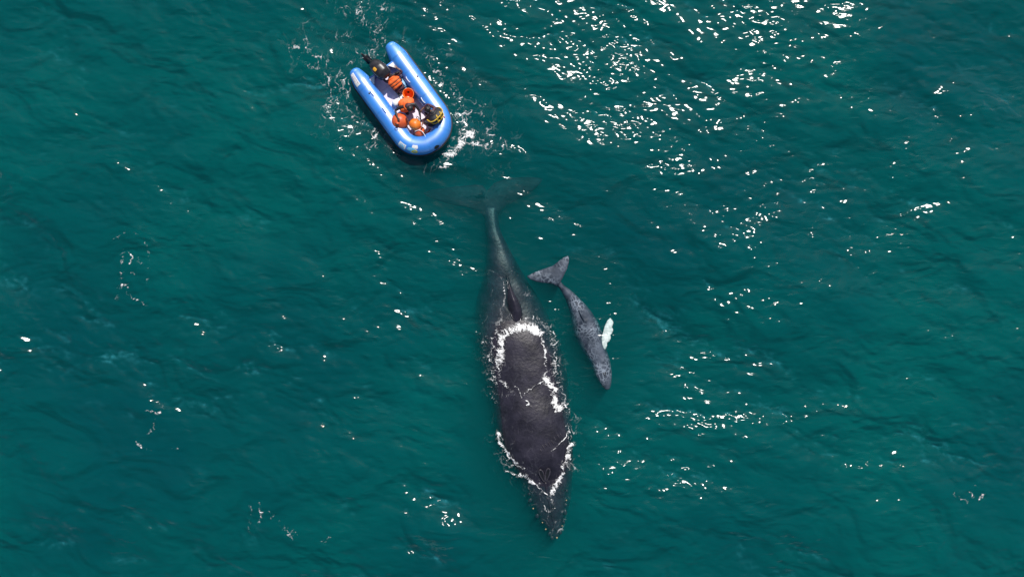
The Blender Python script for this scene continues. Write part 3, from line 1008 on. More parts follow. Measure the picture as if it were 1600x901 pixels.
    em = tube_patch('emblem', s - 0.19, s + 0.19, 0.45, 1.45, M_WHITE, root, 0.006, 60, 60,
                    lambda u, w: (w > 0.62 and abs(u - 0.62) < 0.28 - 0.25 * abs(w - 0.8)) or (math.hypot(u - 0.55, w - 0.28) < 0.30))
    tube_patch('cyan_field', s - 0.19, s + 0.10, 0.62, 1.18, M_CYAN, em, 0.009, 44, 44, lambda u, w: math.hypot(u - 0.45, (w - 0.5)) < 0.44)
    tube_patch('roundel', s - 0.07, s + 0.15, 0.50, 0.95, M_LIME, em, 0.012, 40, 40, lambda u, w: 0.16 < math.hypot(u - 0.5, w - 0.5) < 0.44)
    # grab handles on the right tube and two on the left
    for px, py, th in ((639, 124, 2.25), (664, 157, 2.25), (604, 173, 1.7), (585, 146, 1.7)):
        s = s_near(px, py)
        pts = [tube_pt(s + ds, th, o_) for ds, o_ in ((-0.13, 0.0), (-0.11, 0.02), (-0.06, 0.035), (0, 0.04), (0.06, 0.035), (0.11, 0.02), (0.13, 0.0))]
        v, f = tube_path(pts, 0.017, 6)
        if th > 2:
            mesh_obj('grab_handle', v, f, M_WHITE, root)
        else:
            mesh_obj('grab_handle', v, f, M_TUBE2, root)
    # valves
    for px, py, th, m in ((697, 187, 1.5, M_STRAKE), (696, 195, 1.7, M_STRAKE), (700, 183, 1.2, M_RED), (664, 112, 1.2, M_STRAKE), (577, 150, 1.5, M_STRAKE)):
        s = s_near(px, py)
        p, t, n, z = tube_frame(s)
        nn = n * math.cos(th) + z * math.sin(th)
        bm = bmesh.new()
        mt = Matrix.Translation(tube_pt(s, th, 0.006)) @ nn.to_track_quat('Z', 'Y').to_matrix().to_4x4()
        bmesh.ops.create_cone(bm, cap_ends=True, segments=14, radius1=0.038, radius2=0.026, depth=0.022, matrix=mt)
        bm_obj('valve', bm, m, root)
    # bow tow eye and its patch
    s = CLEN / 2
    tube_patch('tow_patch', s - 0.09, s + 0.09, 0.25, 0.75, M_STRAKE, root, 0.005, 32, 32, lambda u, w: math.hypot(u - 0.5, w - 0.5) < 0.5)
    return root


BOAT = build_boat()


def bl(o):
    """put a mesh made in boat coordinates into the world without parenting it"""
    o.location = BOAT_O
    o.rotation_euler = (0, 0, BOAT_RZ)
    return o


# outboard motor: hangs on the transom, tilted up, its own thing
def build_motor():
    root = empty('outboard_motor', boat_world((-1.74, 0, 0.55)), BOAT_RZ)
    tag(root, 'black outboard motor with orange badge tilted up on the boat stern', 'motor')
    off = Vector((-1.74, 0, 0.55))
    A = B(605, 120, 0.86) - off; C = B(580.5, 96, 0.82) - off
    ax = (C - A); ax.z = 0.0
    ln = ax.length; ax.normalize(); sd = Vector((-ax.y, ax.x, 0)); zz = Vector((0, 0, 1))
    rings = []
    for i in range(26):
        s = i / 25
        w = float(np.interp(s, [0, 0.06, 0.2, 0.5, 0.8, 0.94, 1], [0.10, 0.21, 0.27, 0.285, 0.23, 0.15, 0.05]))
        hh = float(np.interp(s, [0, 0.06, 0.25, 0.55, 0.85, 0.95, 1], [0.08, 0.17, 0.235, 0.24, 0.18, 0.11, 0.04]))
        c = A + ax * (ln * s) + zz * (0.02 * math.sin(math.pi * s))
        rings.append([c + sd * (w * math.copysign(abs(math.cos(a)) ** 0.8, math.cos(a))) + zz * (hh * math.copysign(abs(math.sin(a)) ** 0.8, math.sin(a))) for a in np.linspace(0, 2 * math.pi, 28, endpoint=False)])
    v, f = ring_loft(rings)
    cowl = fix_normals(mesh_obj('cowl', v, f, M_ENGINE, root))
    # seam line round the cowl
    pts = []
    for k in range(40):
        a = 2 * math.pi * k / 40
        s = 0.5 - 0.47 * math.cos(a)
        w = float(np.interp(s, [0, 0.06, 0.2, 0.5, 0.8, 0.94, 1], [0.10, 0.21, 0.27, 0.285, 0.23, 0.15, 0.05])) + 0.004
        pts.append(A + ax * (ln * s) + sd * (math.copysign(w, math.sin(a)) * min(1, abs(math.sin(a)) * 2.2)) - zz * 0.05)
    v, f = tube_path(pts, 0.012, 6, True)
    mesh_obj('cowl_seam', v, f, M_ENGINE2, cowl)
    # badge
    c = A + ax * (ln * 0.78) + zz * 0.20
    q = B(586.5, 110, 0.96) - off
    v, f = [], []
    for i in range(33):
        for j in range(25):
            u_, w_ = (i / 32 - 0.5) * 0.17, (j / 24 - 0.5) * 0.13
            p = q + ax * u_ + sd * w_
            rel = p - A; s = rel.dot(ax) / ln; dd = rel.dot(sd)
            w = float(np.interp(s, [0, 0.06, 0.2, 0.5, 0.8, 0.94, 1], [0.10, 0.21, 0.27, 0.285, 0.23, 0.15, 0.05]))
            hh = float(np.interp(s, [0, 0.06, 0.25, 0.55, 0.85, 0.95, 1], [0.08, 0.17, 0.235, 0.24, 0.18, 0.11, 0.04]))
            k = min(0.97, abs(dd) / w)
            z = A.z + 0.02 * math.sin(math.pi * s) + hh * (1 - k ** 2.5) ** (1 / 2.5)
            v.append((p.x, p.y, z + 0.008))
    for i in range(32):
        for j in range(24):
            if abs((i + 0.5) / 32 - 0.5) ** 3 + abs((j + 0.5) / 24 - 0.5) ** 3 < 0.11:
                a = i * 25 + j
                f.append((a, a + 1, a + 26, a + 25))
    mesh_obj('badge', v, f, M_BADGE, cowl)
    # leg, plate, gearcase and propeller trailing behind, lifted just clear of the water
    L0 = C + Vector((0.06, 0, -0.06)) ; L1 = B(571, 90.5, 0.42) - off
    la = (L1 - L0).normalized(); ls = Vector((-la.y, la.x, 0)).normalized(); lz = la.cross(ls) * -1
    rings = []
    for i in range(10):
        s = i / 9
        c = L0.lerp(L1, s)
        rings.append([c + ls * (0.055 * math.cos(a)) + lz * (0.12 - 0.04 * s) * math.sin(a) for a in np.linspace(0, 2 * math.pi, 14, endpoint=False)])
    v, f = ring_loft(rings)
    leg = fix_normals(mesh_obj('leg', v, f, M_ENGINE2, root))
    # two arms of the anti-ventilation plate
    pc = L0.lerp(L1, 0.70)
    bm = bmesh.new()
    bmesh.ops.create_cube(bm, size=1, matrix=Matrix.Translation(pc) @ Matrix((ls, lz, la)).transposed().to_4x4() @ Matrix.Diagonal((0.24, 0.36, 0.02, 1)))
    bmesh.ops.bevel(bm, geom=bm.edges[:], offset=0.008, segments=1, affect='EDGES')
    bm_obj('plate', bm, M_ENGINE2, leg)
    gc = L1
    rings = []
    for i in range(12):
        s = i / 11
        c = gc + lz * (0.26 - 0.52 * s)
        r = 0.06 * math.sin(math.pi * (0.08 + 0.86 * s)) ** 0.6
        rings.append([c + (ls * math.cos(a) + la * math.sin(a)) * r for a in np.linspace(0, 2 * math.pi, 12, endpoint=False)])
    v, f = ring_loft(rings)
    gear = fix_normals(mesh_obj('gearcase', v, f, M_ENGINE2, root))
    hub = gc + lz * 0.25
    for k in range(3):
        a = 2 * math.pi * k / 3 + 0.5
        d = ls * math.cos(a) + la * math.sin(a); e = lz.cross(d)
        pts = []
        for r_, wd in ((0.03, 0.03), (0.08, 0.06), (0.13, 0.062), (0.16, 0.03)):
            pts.append((hub + d * r_ + e * wd + lz * wd * 0.5, hub + d * r_ - e * wd - lz * wd * 0.5))
        v = [p + o_ for pr in pts for p in pr for o_ in (lz * 0.004, lz * -0.004)]
        f = []
        for i in range(3):
            o_ = i * 4
            f += [(o_, o_ + 2, o_ + 6, o_ + 4), (o_ + 1, o_ + 5, o_ + 7, o_ + 3), (o_, o_ + 4, o_ + 5, o_ + 1), (o_ + 2, o_ + 3, o_ + 7, o_ + 6)]
        f += [(0, 1, 3, 2), (12, 14, 15, 13)]
        fix_normals(mesh_obj('propeller_blade', v, f, M_ENGINE2, gear))
    # clamp bracket down to the transom and the tiller arm
    v, f = tube_path([A + ax * 0.20 + zz * -0.1, Vector((-0.02, 0, 0.10)), Vector((-0.03, 0, -0.12))], [0.10, 0.085, 0.07], 10)
    mesh_obj('bracket', v, f, M_ENGINE2, root)
    T1 = B(622, 113, 0.72) - off
    v, f = tube_path([A + ax * 0.08 - zz * 0.06, A.lerp(T1, 0.5) - zz * 0.05, T1], [0.035, 0.028, 0.026], 8)
    til = mesh_obj('tiller', v, f, M_ENGINE2, root)
    v, f = tube_path([A.lerp(T1, 0.72) - zz * 0.03, T1 + (T1 - A).normalized() * 0.04], 0.035, 10)
    mesh_obj('grip', v, f, M_STRAKE, til)
    return root


build_motor()


# ------------------------------------------------------------------ gear lying in the boat
def put_empty(name, p, label, cat, group=None):
    o = empty(name, boat_world(p), BOAT_RZ)
    return tag(o, label, cat, group)


def lathe(name, prof, mat, parent, n=28, axis=Vector((0, 0, 1))):
    q = axis.normalized().to_track_quat('Z', 'Y')
    rings = [[q @ Vector((r * math.cos(2 * math.pi * k / n), r * math.sin(2 * math.pi * k / n), z)) for k in range(n)] for r, z in prof]
    v, f = ring_loft(rings, True)
    return fix_normals(mesh_obj(name, v, f, mat, parent))


def buoy(px, py, r, z, mat, label, tilt, eye_mat=None, squash=0.93):
    p = B(px, py, z)
    root = put_empty('buoy', (p.x, p.y, z - r), label, 'buoy', 'round buoys piled in the bow of the boat')
    q = Vector(tilt).normalized()
    prof = [(max(0.002, r * math.sin(a)), -r * squash * math.cos(a)) for a in np.linspace(0.02, math.pi - 0.28, 18)]
    prof += [(0.16 * r + 0.02, r * squash * 1.0), (0.13 * r + 0.015, r * squash * 1.1), (0.1 * r, r * squash * 1.22), (0.01, r * squash * 1.24)]
    b = lathe('ball', prof, mat, root, 30, q)
    b.location = (0, 0, r)
    t = q.to_track_quat('Z', 'Y')
    ring = [t @ Vector((0.055 * math.cos(a), 0, r * squash * 1.24 + 0.03 + 0.045 * math.sin(a))) for a in np.linspace(0, 2 * math.pi, 14, endpoint=False)]
    v, f = tube_path(ring, 0.016, 6, True)
    e = mesh_obj('eyelet', v, f, M_STRAKE, root)
    e.location = (0, 0, r)
    return root


buoy(624.5, 190.5, 0.335, 0.53, M_BUOY, 'biggest round red orange buoy under the gloved hand of the person in orange', (0.25, -0.35, 0.9))
buoy(648.5, 194.5, 0.235, 0.66, M_BUOY2, 'bright orange buoy in the middle of the buoys in the bow', (-0.3, 0.75, 0.6))
buoy(655.5, 206.5, 0.235, 0.46, M_BUOY, 'red buoy tucked between the bright orange buoy and the dark red one', (0.5, 0.5, 0.7))
buoy(674.5, 210.5, 0.215, 0.42, M_BUOY3, 'dark red buoy wedged at the very front of the bow', (0.6, -0.6, 0.5))

# bucket
p = B(638, 147, 0.48)
bk = put_empty('bucket', (p.x, p.y, 0.17), 'open orange plastic bucket standing on the boat floor', 'bucket')
lathe('shell', [(0.005, 0.012), (0.150, 0.012), (0.162, 0.0), (0.168, 0.004), (0.205, 0.33), (0.222, 0.332), (0.222, 0.352), (0.202, 0.354), (0.196, 0.34), (0.160, 0.03), (0.005, 0.024)], M_BUCKET, bk, 32)
v, f = tube_path([(0.21 * math.cos(a), 0.21 * math.sin(a), 0.33 - 0.10 * math.sin(a) ** 2) for a in np.linspace(0.1, math.pi - 0.1, 16)], 0.007, 6)
mesh_obj('handle', v, f, M_STEEL, bk)

# white rolled bag
P0, P1 = B(613, 163.5, 0.33), B(631, 152.5, 0.36)
bag = put_empty('dry_bag', (P0.x, P0.y, 0.17), 'white rolled bag lying on the boat floor beside the orange bucket', 'bag')
d = P1 - P0; d.z = 0
rings = []
for i in range(20):
    s = i / 19
    r = 0.115 * (1 - abs(2 * s - 1) ** 5) ** 0.5 + 0.01
    r *= 1 + 0.10 * math.sin(9 * s) - 0.18 * math.exp(-((s - 0.72) / 0.07) ** 2)
    c = d * s + Vector((0, 0, 0.12))
    sd = Vector((-d.y, d.x, 0)).normalized()
    rings.append([c + sd * (r * math.cos(a)) + Vector((0, 0, r * math.sin(a) * (0.9 + 0.08 * math.sin(5 * a + 6 * s)))) for a in np.linspace(0, 2 * math.pi, 16, endpoint=False)])
v, f = ring_loft(rings)
fix_normals(mesh_obj('roll', v, f, M_WHITE, bag))
c0 = d * 0.72 + Vector((0, 0, 0.12))
v, f = tube_path([c0 + sd * (0.103 * math.cos(a)) + Vector((0, 0, 0.1 * math.sin(a))) for a in np.linspace(0, 2 * math.pi, 18, endpoint=False)], 0.012, 6, True)
mesh_obj('tie', v, f, M_STEEL, bag)

# pale blue fuel can beside the right tube
P0 = B(629, 129, 0.42)
can = put_empty('fuel_can', (P0.x, P0.y, 0.17), 'pale blue flat fuel can against the right tube near the stern', 'fuel can')
bm = bmesh.new()
bmesh.ops.create_cube(bm, size=1, matrix=Matrix.Translation((0, 0, 0.115)) @ Matrix.Diagonal((0.50, 0.27, 0.22, 1)))
bmesh.ops.bevel(bm, geom=bm.edges[:], offset=0.06, segments=4, affect='EDGES')
bm_obj('tank', bm, M_LBLUE, can)
lathe('filler_cap', [(0.005, 0), (0.062, 0), (0.066, 0.03), (0.05, 0.036), (0.005, 0.037)], M_NAVY, can, 20).location = (-0.13, 0, 0.222)
v, f = tube_path([(-0.02, 0, 0.222), (0, 0, 0.262), (0.12, 0, 0.262), (0.14, 0, 0.222)], 0.016, 8)
mesh_obj('carry_handle', v, f, M_LBLUE, can)

# red fuel hose
pts = [B(631, 136, 0.25), B(640, 134, 0.24), B(647, 139, 0.28), B(652, 147, 0.30), B(657, 156, 0.28), B(664, 164, 0.25)]
v, f = tube_path(smooth_curve([tuple(p) for p in pts], 40), 0.022, 8)
h_ = bl(mesh_obj('fuel_hose', v, f, M_RED))
tag(h_, 'red hose running along the inside of the right tube', 'hose')

# cords round the buoys
for k, (pp, lab) in enumerate((([(666, 216), (661, 207), (655, 203.5), (648, 205.5)], 'white cord loop over the red buoys in the bow'),
                               ([(668, 198), (674, 200), (680, 203), (685, 201), (687, 196)], 'white cord lying beside the knees of the person in black'))):
    pts = [tuple(B(a, b, 0.74 - 0.03 * abs(i - 1.5) if k == 0 else 0.66)) for i, (a, b) in enumerate(pp)]
    v, f = tube_path(smooth_curve(pts, 26), 0.013, 6)
    tag(bl(mesh_obj('cord', v, f, M_WHITE)), lab, 'cord')


# ------------------------------------------------------------------ people
def finger_chains(nodes, edges, wrist, palm_dir, side, hand, tagname='hand'):
    """palm and five fingers of different length, slightly curled, grown from the wrist node"""
    pd = palm_dir.normalized(); sd = (side - pd * side.dot(pd)).normalized(); nz = pd.cross(sd).normalized()
    if nz.z > 0: nz = -nz
    w = nodes[wrist][0]
    nodes.append((w + pd * 0.055, 0.030, tagname)); palm = len(nodes) - 1
    edges.append((wrist, palm))
    nodes.append((w + pd * 0.085, 0.028, tagname)); kn = len(nodes) - 1
    edges.append((palm, kn))
    for k, (o_, ln) in enumerate(((-0.030, 0.060), (-0.010, 0.075), (0.010, 0.070), (0.030, 0.055))):
        b = w + pd * 0.108 + sd * o_
        last = kn
        for t, cr in ((0.0, 0.0), (0.5, 0.25), (1.0, 0.7)):
            nodes.append((b + pd * (ln * t) + sd * (o_ * 0.25 * t) + nz * (ln * cr * t), 0.0095 - 0.001 * t, tagname))
            edges.append((last, len(nodes) - 1)); last = len(nodes) - 1
    nodes.append((w + pd * 0.065 - sd * 0.045 + nz * 0.01, 0.011, tagname)); edges.append((palm, len(nodes) - 1))
    nodes.append((w + pd * 0.098 - sd * 0.062 + nz * 0.02, 0.009, tagname)); edges.append((len(nodes) - 2, len(nodes) - 1))


def build_person(label, J, mats, vest=None, vest_mat=None, hair_mat=M_HAIR, strap=False):
    """J: joints in boat coordinates. One continuous body grown over the skeleton."""
    pel = J['pelvis']
    root = put_empty('person', (pel.x, pel.y, 0.17), label, 'person')
    off = Vector((pel.x, pel.y, 0.17))
    nodes, edges = [], []
    def N(p, r, t):
        nodes.append((Vector(p) - off, r, t)); return len(nodes) - 1
    P = {}
    P['pelvis'] = N(pel, 0.125, 'legs')
    chest = J['chest']; neck = J['neck']
    mid = pel.lerp(chest, 0.5)
    P['waist'] = N(mid, 0.12, 'torso'); P['chest'] = N(chest, 0.14, 'torso'); P['neck0'] = N(chest.lerp(neck, 0.62), 0.085, 'torso'); P['neck'] = N(neck, 0.055, 'skin')
    hd = J['head']; hx = (hd - neck).normalized()
    P['h1'] = N(neck.lerp(hd, 0.6), 0.078, 'skin'); P['h2'] = N(hd, 0.095, 'skin'); P['h3'] = N(hd + hx * 0.07, 0.075, 'skin')
    edges += [(P['pelvis'], P['waist']), (P['waist'], P['chest']), (P['chest'], P['neck0']), (P['neck0'], P['neck']), (P['neck'], P['h1']), (P['h1'], P['h2']), (P['h2'], P['h3'])]
    face = J['face'].normalized(); face = (face - hx * face.dot(hx)).normalized()
    ear = hx.cross(face).normalized()
    n1 = N(hd + face * 0.085 - hx * 0.005, 0.03, 'skin'); n2 = N(hd + face * 0.118 - hx * 0.025, 0.015, 'skin')
    edges += [(P['h2'], n1), (n1, n2)]
    for s in (-1, 1):
        e = N(hd + ear * (s * 0.098) - hx * 0.01, 0.018, 'skin'); edges.append((P['h2'], e))
    for s in ('l', 'r'):
        sh, el, wr = J['sh_' + s], J['el_' + s], J['wr_' + s]
        a = N(sh, 0.075, 'arm'); b = N(sh.lerp(el, 0.5), 0.062, 'arm'); c = N(el, 0.05, 'arm'); d_ = N(el.lerp(wr, 0.45), 0.046, 'arm'); e = N(wr, 0.031, 'hand')
        edges += [(P['neck0'], a), (a, b), (b, c), (c, d_), (d_, e)]
        hand_dir = J.get('hd_' + s, wr - el)
        finger_chains(nodes, edges, e, hand_dir, ear * (1 if s == 'l' else -1), s)
        hp, kn, an, to = J['hip_' + s], J['kn_' + s], J['an_' + s], J['to_' + s]
        a = N(hp, 0.105, 'legs'); b = N(hp.lerp(kn, 0.5), 0.088, 'legs'); c = N(kn, 0.068, 'legs'); d_ = N(kn.lerp(an, 0.4), 0.06, 'legs'); e = N(an, 0.045, 'boot'); f_ = N(an.lerp(to, 0.55), 0.045, 'boot'); g = N(to, 0.035, 'boot')
        edges += [(P['pelvis'], a), (a, b), (b, c), (c, d_), (d_, e), (e, f_), (f_, g)]
    me = bpy.data.meshes.new('skeleton')
    me.from_pydata([tuple(n[0]) for n in nodes], edges, [])
    me.update()
    tmp = bpy.data.objects.new('skeleton', me); COL.objects.link(tmp)
    md = tmp.modifiers.new('skin', 'SKIN'); md.use_smooth_shade = True; md.branch_smoothing = 0.5
    for i, sv in enumerate(me.skin_vertices[0].data):
        sv.radius = (nodes[i][1], nodes[i][1]); sv.use_root = (i == 0)
    sb = tmp.modifiers.new('sub', 'SUBSURF'); sb.levels = 1; sb.render_levels = 1
    dg = bpy.context.evaluated_depsgraph_get()
    bmme = bpy.data.meshes.new_from_object(tmp.evaluated_get(dg))
    bmme.name = 'body'
    bpy.data.objects.remove(tmp)
    order = ['torso', 'skin', 'arm', 'hand', 'legs', 'boot']
    bmme.materials.clear()
    for t in order: bmme.materials.append(mats[t])
    segs = []
    for a, b in edges:
        t = nodes[b][2]
        segs.append((nodes[a][0], nodes[b][0], order.index(t)))
    A_ = np.array([s[0][:] for s in segs]); D_ = np.array([(s[1] - s[0])[:] for s in segs]); L2 = np.maximum((D_**2).sum(1), 1e-9); T_ = np.array([s[2] for s in segs])
    rad = np.array([0.5 * (nodes[a][1] + nodes[b][1]) for a, b in edges])
    idx = []
    for pl in bmme.polygons:
        c = np.array(pl.center[:])
        t = np.clip(((c - A_) * D_).sum(1) / L2, 0, 1)
        dist = np.linalg.norm(A_ + D_ * t[:, None] - c, axis=1) - rad * 0.9
        idx.append(int(T_[np.argmin(dist)]))
    bmme.polygons.foreach_set('material_index', idx)
    bmme.polygons.foreach_set('use_smooth', [True] * len(idx))
    body = bpy.data.objects.new('body', bmme); COL.objects.link(body); body.parent = root
    # hair: cap over the back and top of the head
    bm = bmesh.new()
    bmesh.ops.create_icosphere(bm, subdivisions=3, radius=0.122)
    rnd = random.Random(int(pel.x * 1000))
    for q in bm.verts:
        q.co *= 1 + 0.05 * rnd.uniform(-1, 1)
    doomed = [q for q in bm.verts if q.co.dot(face) > 0.045 and q.co.dot(hx) < 0.045 or q.co.dot(hx) < -0.085]
    bmesh.ops.delete(bm, geom=doomed, context='VERTS')
    hair = bm_obj('hair', bm, hair_mat, root)
    hair.location = hd - off + hx * 0.025 - face * 0.008
    for s in (-1, 1):
        bm = bmesh.new(); bmesh.ops.create_icosphere(bm, subdivisions=1, radius=0.013)
        e = bm_obj('eye', bm, M_EYE, root); e.location = hd - off + face * 0.098 + ear * (s * 0.034) + hx * 0.012
    # torso garment
    if vest:
        axis = (chest - pel).normalized()
        sv = (J['sh_l'] - J['sh_r']); sv = (sv - axis * sv.dot(axis)).normalized()
        fr = axis.cross(sv).normalized()
        if fr.dot(face) < 0: fr = -fr
        top = chest.lerp(neck, 0.55)
        Lv = (top - pel).length
        rings = []
        for i in range(18):
            s = i / 17
            c = pel.lerp(chest, min(1, 0.25 + s * 0.95)) if s < 0.8 else chest.lerp(top, (s - 0.8) / 0.2 * 0.9)
            aw = float(np.interp(s, [0, 0.05, 0.4, 0.72, 0.88, 1], [0.16, 0.20, 0.225, 0.25, 0.20, 0.10])) * vest
            bw = float(np.interp(s, [0, 0.05, 0.4, 0.75, 0.9, 1], [0.13, 0.165, 0.19, 0.20, 0.15, 0.085])) * vest
            pinch = 1 - 0.07 * math.exp(-((s - 0.30) / 0.035) ** 2) - 0.07 * math.exp(-((s - 0.58) / 0.035) ** 2)
            ring = []
            for k in range(28):
                a = 2 * math.pi * k / 28
                ca, sa = math.cos(a), math.sin(a)
                # side seams pull in: separate foam panels front and back
                seam = 1 - 0.10 * math.exp(-((abs(ca) - 1) / 0.05) ** 2) - 0.06 * math.exp(-(ca / 0.10) ** 2)
                ring.append(c - off + sv * (aw * pinch * seam * math.copysign(abs(ca) ** 0.75, ca)) + fr * (bw * pinch * seam * math.copysign(abs(sa) ** 0.75, sa)))
            rings.append(ring)
        v, f = ring_loft(rings)
        vo = fix_normals(mesh_obj('life_jacket' if not strap else 'jacket', v, f, vest_mat, root))
        # collar
        cc = top - off
        pts = [cc + sv * (0.135 * math.cos(a)) + fr * (0.12 * math.sin(a)) - axis * 0.02 for a in np.linspace(math.radians(115), math.radians(425), 20)]
        v, f = tube_path(pts, 0.042, 8)
        mesh_obj('collar', v, f, vest_mat, vo)
        def band(s, rr, m, wdt=0.025):
            c = pel.lerp(chest, 0.25 + s * 0.95)
            aw = float(np.interp(s, [0, 0.05, 0.4, 0.72, 0.88, 1], [0.16, 0.20, 0.225, 0.25, 0.20, 0.10])) * vest * rr
            bw = float(np.interp(s, [0, 0.05, 0.4, 0.75, 0.9, 1], [0.13, 0.165, 0.19, 0.20, 0.15, 0.085])) * vest * rr
            pts = [c - off + sv * (aw * math.copysign(abs(math.cos(a)) ** 0.75, math.cos(a))) + fr * (bw * math.copysign(abs(math.sin(a)) ** 0.75, math.sin(a))) for a in np.linspace(0, 2 * math.pi, 30, endpoint=False)]
            v, f = tube_path(pts, wdt, 6, True)
            mesh_obj('strap', v, f, m, vo)
        if strap:
            band(0.12, 1.0, M_YELLOW, 0.026); band(0.66, 1.0, M_YELLOW, 0.026)
            for sg in (-1, 1):
                pts = []
                for s in np.linspace(0, 1, 14):
                    c = pel.lerp(chest, 0.3 + 0.85 * s)
                    aw = 0.17 * vest * (0.55 + 0.25 * s)
                    bw = float(np.interp(s, [0, 0.4, 0.8, 1], [0.18, 0.195, 0.2, 0.15])) * vest
                    pts.append(c - off + sv * (sg * aw * (1 - 1.0 * s if sg > 0 else 0.2 + 0.8 * s)) - fr * (bw * 1.0))
                v, f = tube_path(pts, 0.026, 6)
                mesh_obj('strap', v, f, M_YELLOW, vo)
        else:
            band(0.30, 0.95, M_BLACKF, 0.016); band(0.58, 0.95, M_BLACKF, 0.016)
    return root


def V(px, py, z): return B(px, py, z)


FLZ = 0.17
# person bending over the motor at the stern
helm = build_person('person in orange life jacket bending over the motor at the stern', dict(
    pelvis=V(622, 142, 0.42), chest=V(611, 127.5, 0.56), neck=V(605.5, 121, 0.63), head=V(602.5, 117, 0.66) , face=Vector((-0.5, 0, -0.8)),
    sh_l=V(602, 131, 0.57), el_l=V(596, 127, 0.52), wr_l=V(597, 119, 0.60), sh_r=V(618, 120, 0.59), el_r=V(625, 114.5, 0.66), wr_r=V(619, 110, 0.76),
    hip_l=V(618, 146, 0.40), kn_l=V(610, 138, 0.26), an_l=V(622, 152, 0.24), to_l=V(625, 156, 0.21),
    hip_r=V(627, 140, 0.40), kn_r=V(621, 130, 0.26), an_r=V(632, 144, 0.24), to_r=V(636, 148, 0.21)),
    dict(torso=M_MAROON, skin=M_SKIN, arm=M_MAROON, hand=M_SKIN, legs=M_MAROON, boot=M_STRAKE), 1.14, M_ORANGE)
helm.location += bv * 0.10
# person kneeling amidships, facing the bow
build_person('person in orange life jacket amidships reaching one gloved hand down to the biggest buoy', dict(
    pelvis=V(633, 163, 0.45), chest=V(636, 164, 0.83), neck=V(638.5, 166.5, 1.00), head=V(640.5, 169.5, 1.13), face=Vector((0.8, 0.0, -0.45)),
    sh_l=V(647.5, 162.5, 0.88), el_l=V(655, 173, 0.74), wr_l=V(657, 184, 0.72), sh_r=V(626.5, 167, 0.88), el_r=V(617.5, 173, 0.80), wr_r=V(621, 183.5, 0.86),
    hip_l=V(637, 160, 0.42), kn_l=V(648, 172, 0.26), an_l=V(638, 160, 0.23), to_l=V(634, 156, 0.21),
    hip_r=V(629, 166, 0.42), kn_r=V(638, 179, 0.26), an_r=V(628, 166, 0.23), to_r=V(624, 162, 0.21)),
    dict(torso=M_MAROON, skin=M_SKIN, arm=M_BLACKF, hand=M_BLACKF, legs=M_NAVY, boot=M_STRAKE), 1.36, M_ORANGE)
# person in black on the right bow tube
build_person('person in black jacket with yellow straps sitting on the right side of the bow', dict(
    pelvis=V(685, 187, 0.72), chest=V(678, 178, 1.00), neck=V(673, 174, 1.10), head=V(669, 171.5, 1.18), face=Vector((-0.6, -0.6, -0.5)),
    sh_l=V(669, 183, 0.98), el_l=V(662, 188, 0.80), wr_l=V(660, 194, 0.80), sh_r=V(680, 169, 1.00), el_r=V(668, 163, 0.80), wr_r=V(659, 172, 0.66),
    hip_l=V(682, 193, 0.68), kn_l=V(671, 196, 0.62), an_l=V(668, 193, 0.24), to_l=V(661, 190, 0.21),
    hip_r=V(688, 183, 0.68), kn_r=V(672, 183, 0.62), an_r=V(670, 180, 0.24), to_r=V(663, 176, 0.21)),
    dict(torso=M_BLACKF, skin=M_SKIN, arm=M_MAROON, hand=M_SKIN, legs=M_NAVY, boot=M_STRAKE), 1.36, M_BLACKF, strap=True)


# ------------------------------------------------------------------ foam
def foam_field(strokes, X, Y):
    m = np.zeros_like(X)
    for pts, w, a in strokes:
        P = [at(px, py) for px, py in pts]
        w_ = w * M_PER_PX
        d = np.full(X.shape, 99.0)
        for p, q in zip(P[:-1], P[1:]):
            e = q - p; l2 = e.x * e.x + e.y * e.y + 1e-9
            t = np.clip(((X - p.x) * e.x + (Y - p.y) * e.y) / l2, 0, 1)
            d = np.minimum(d, np.hypot(X - p.x - t * e.x, Y - p.y - t * e.y))
        m = np.maximum(m, a * np.exp(-(d / w_) ** 2))
    return m


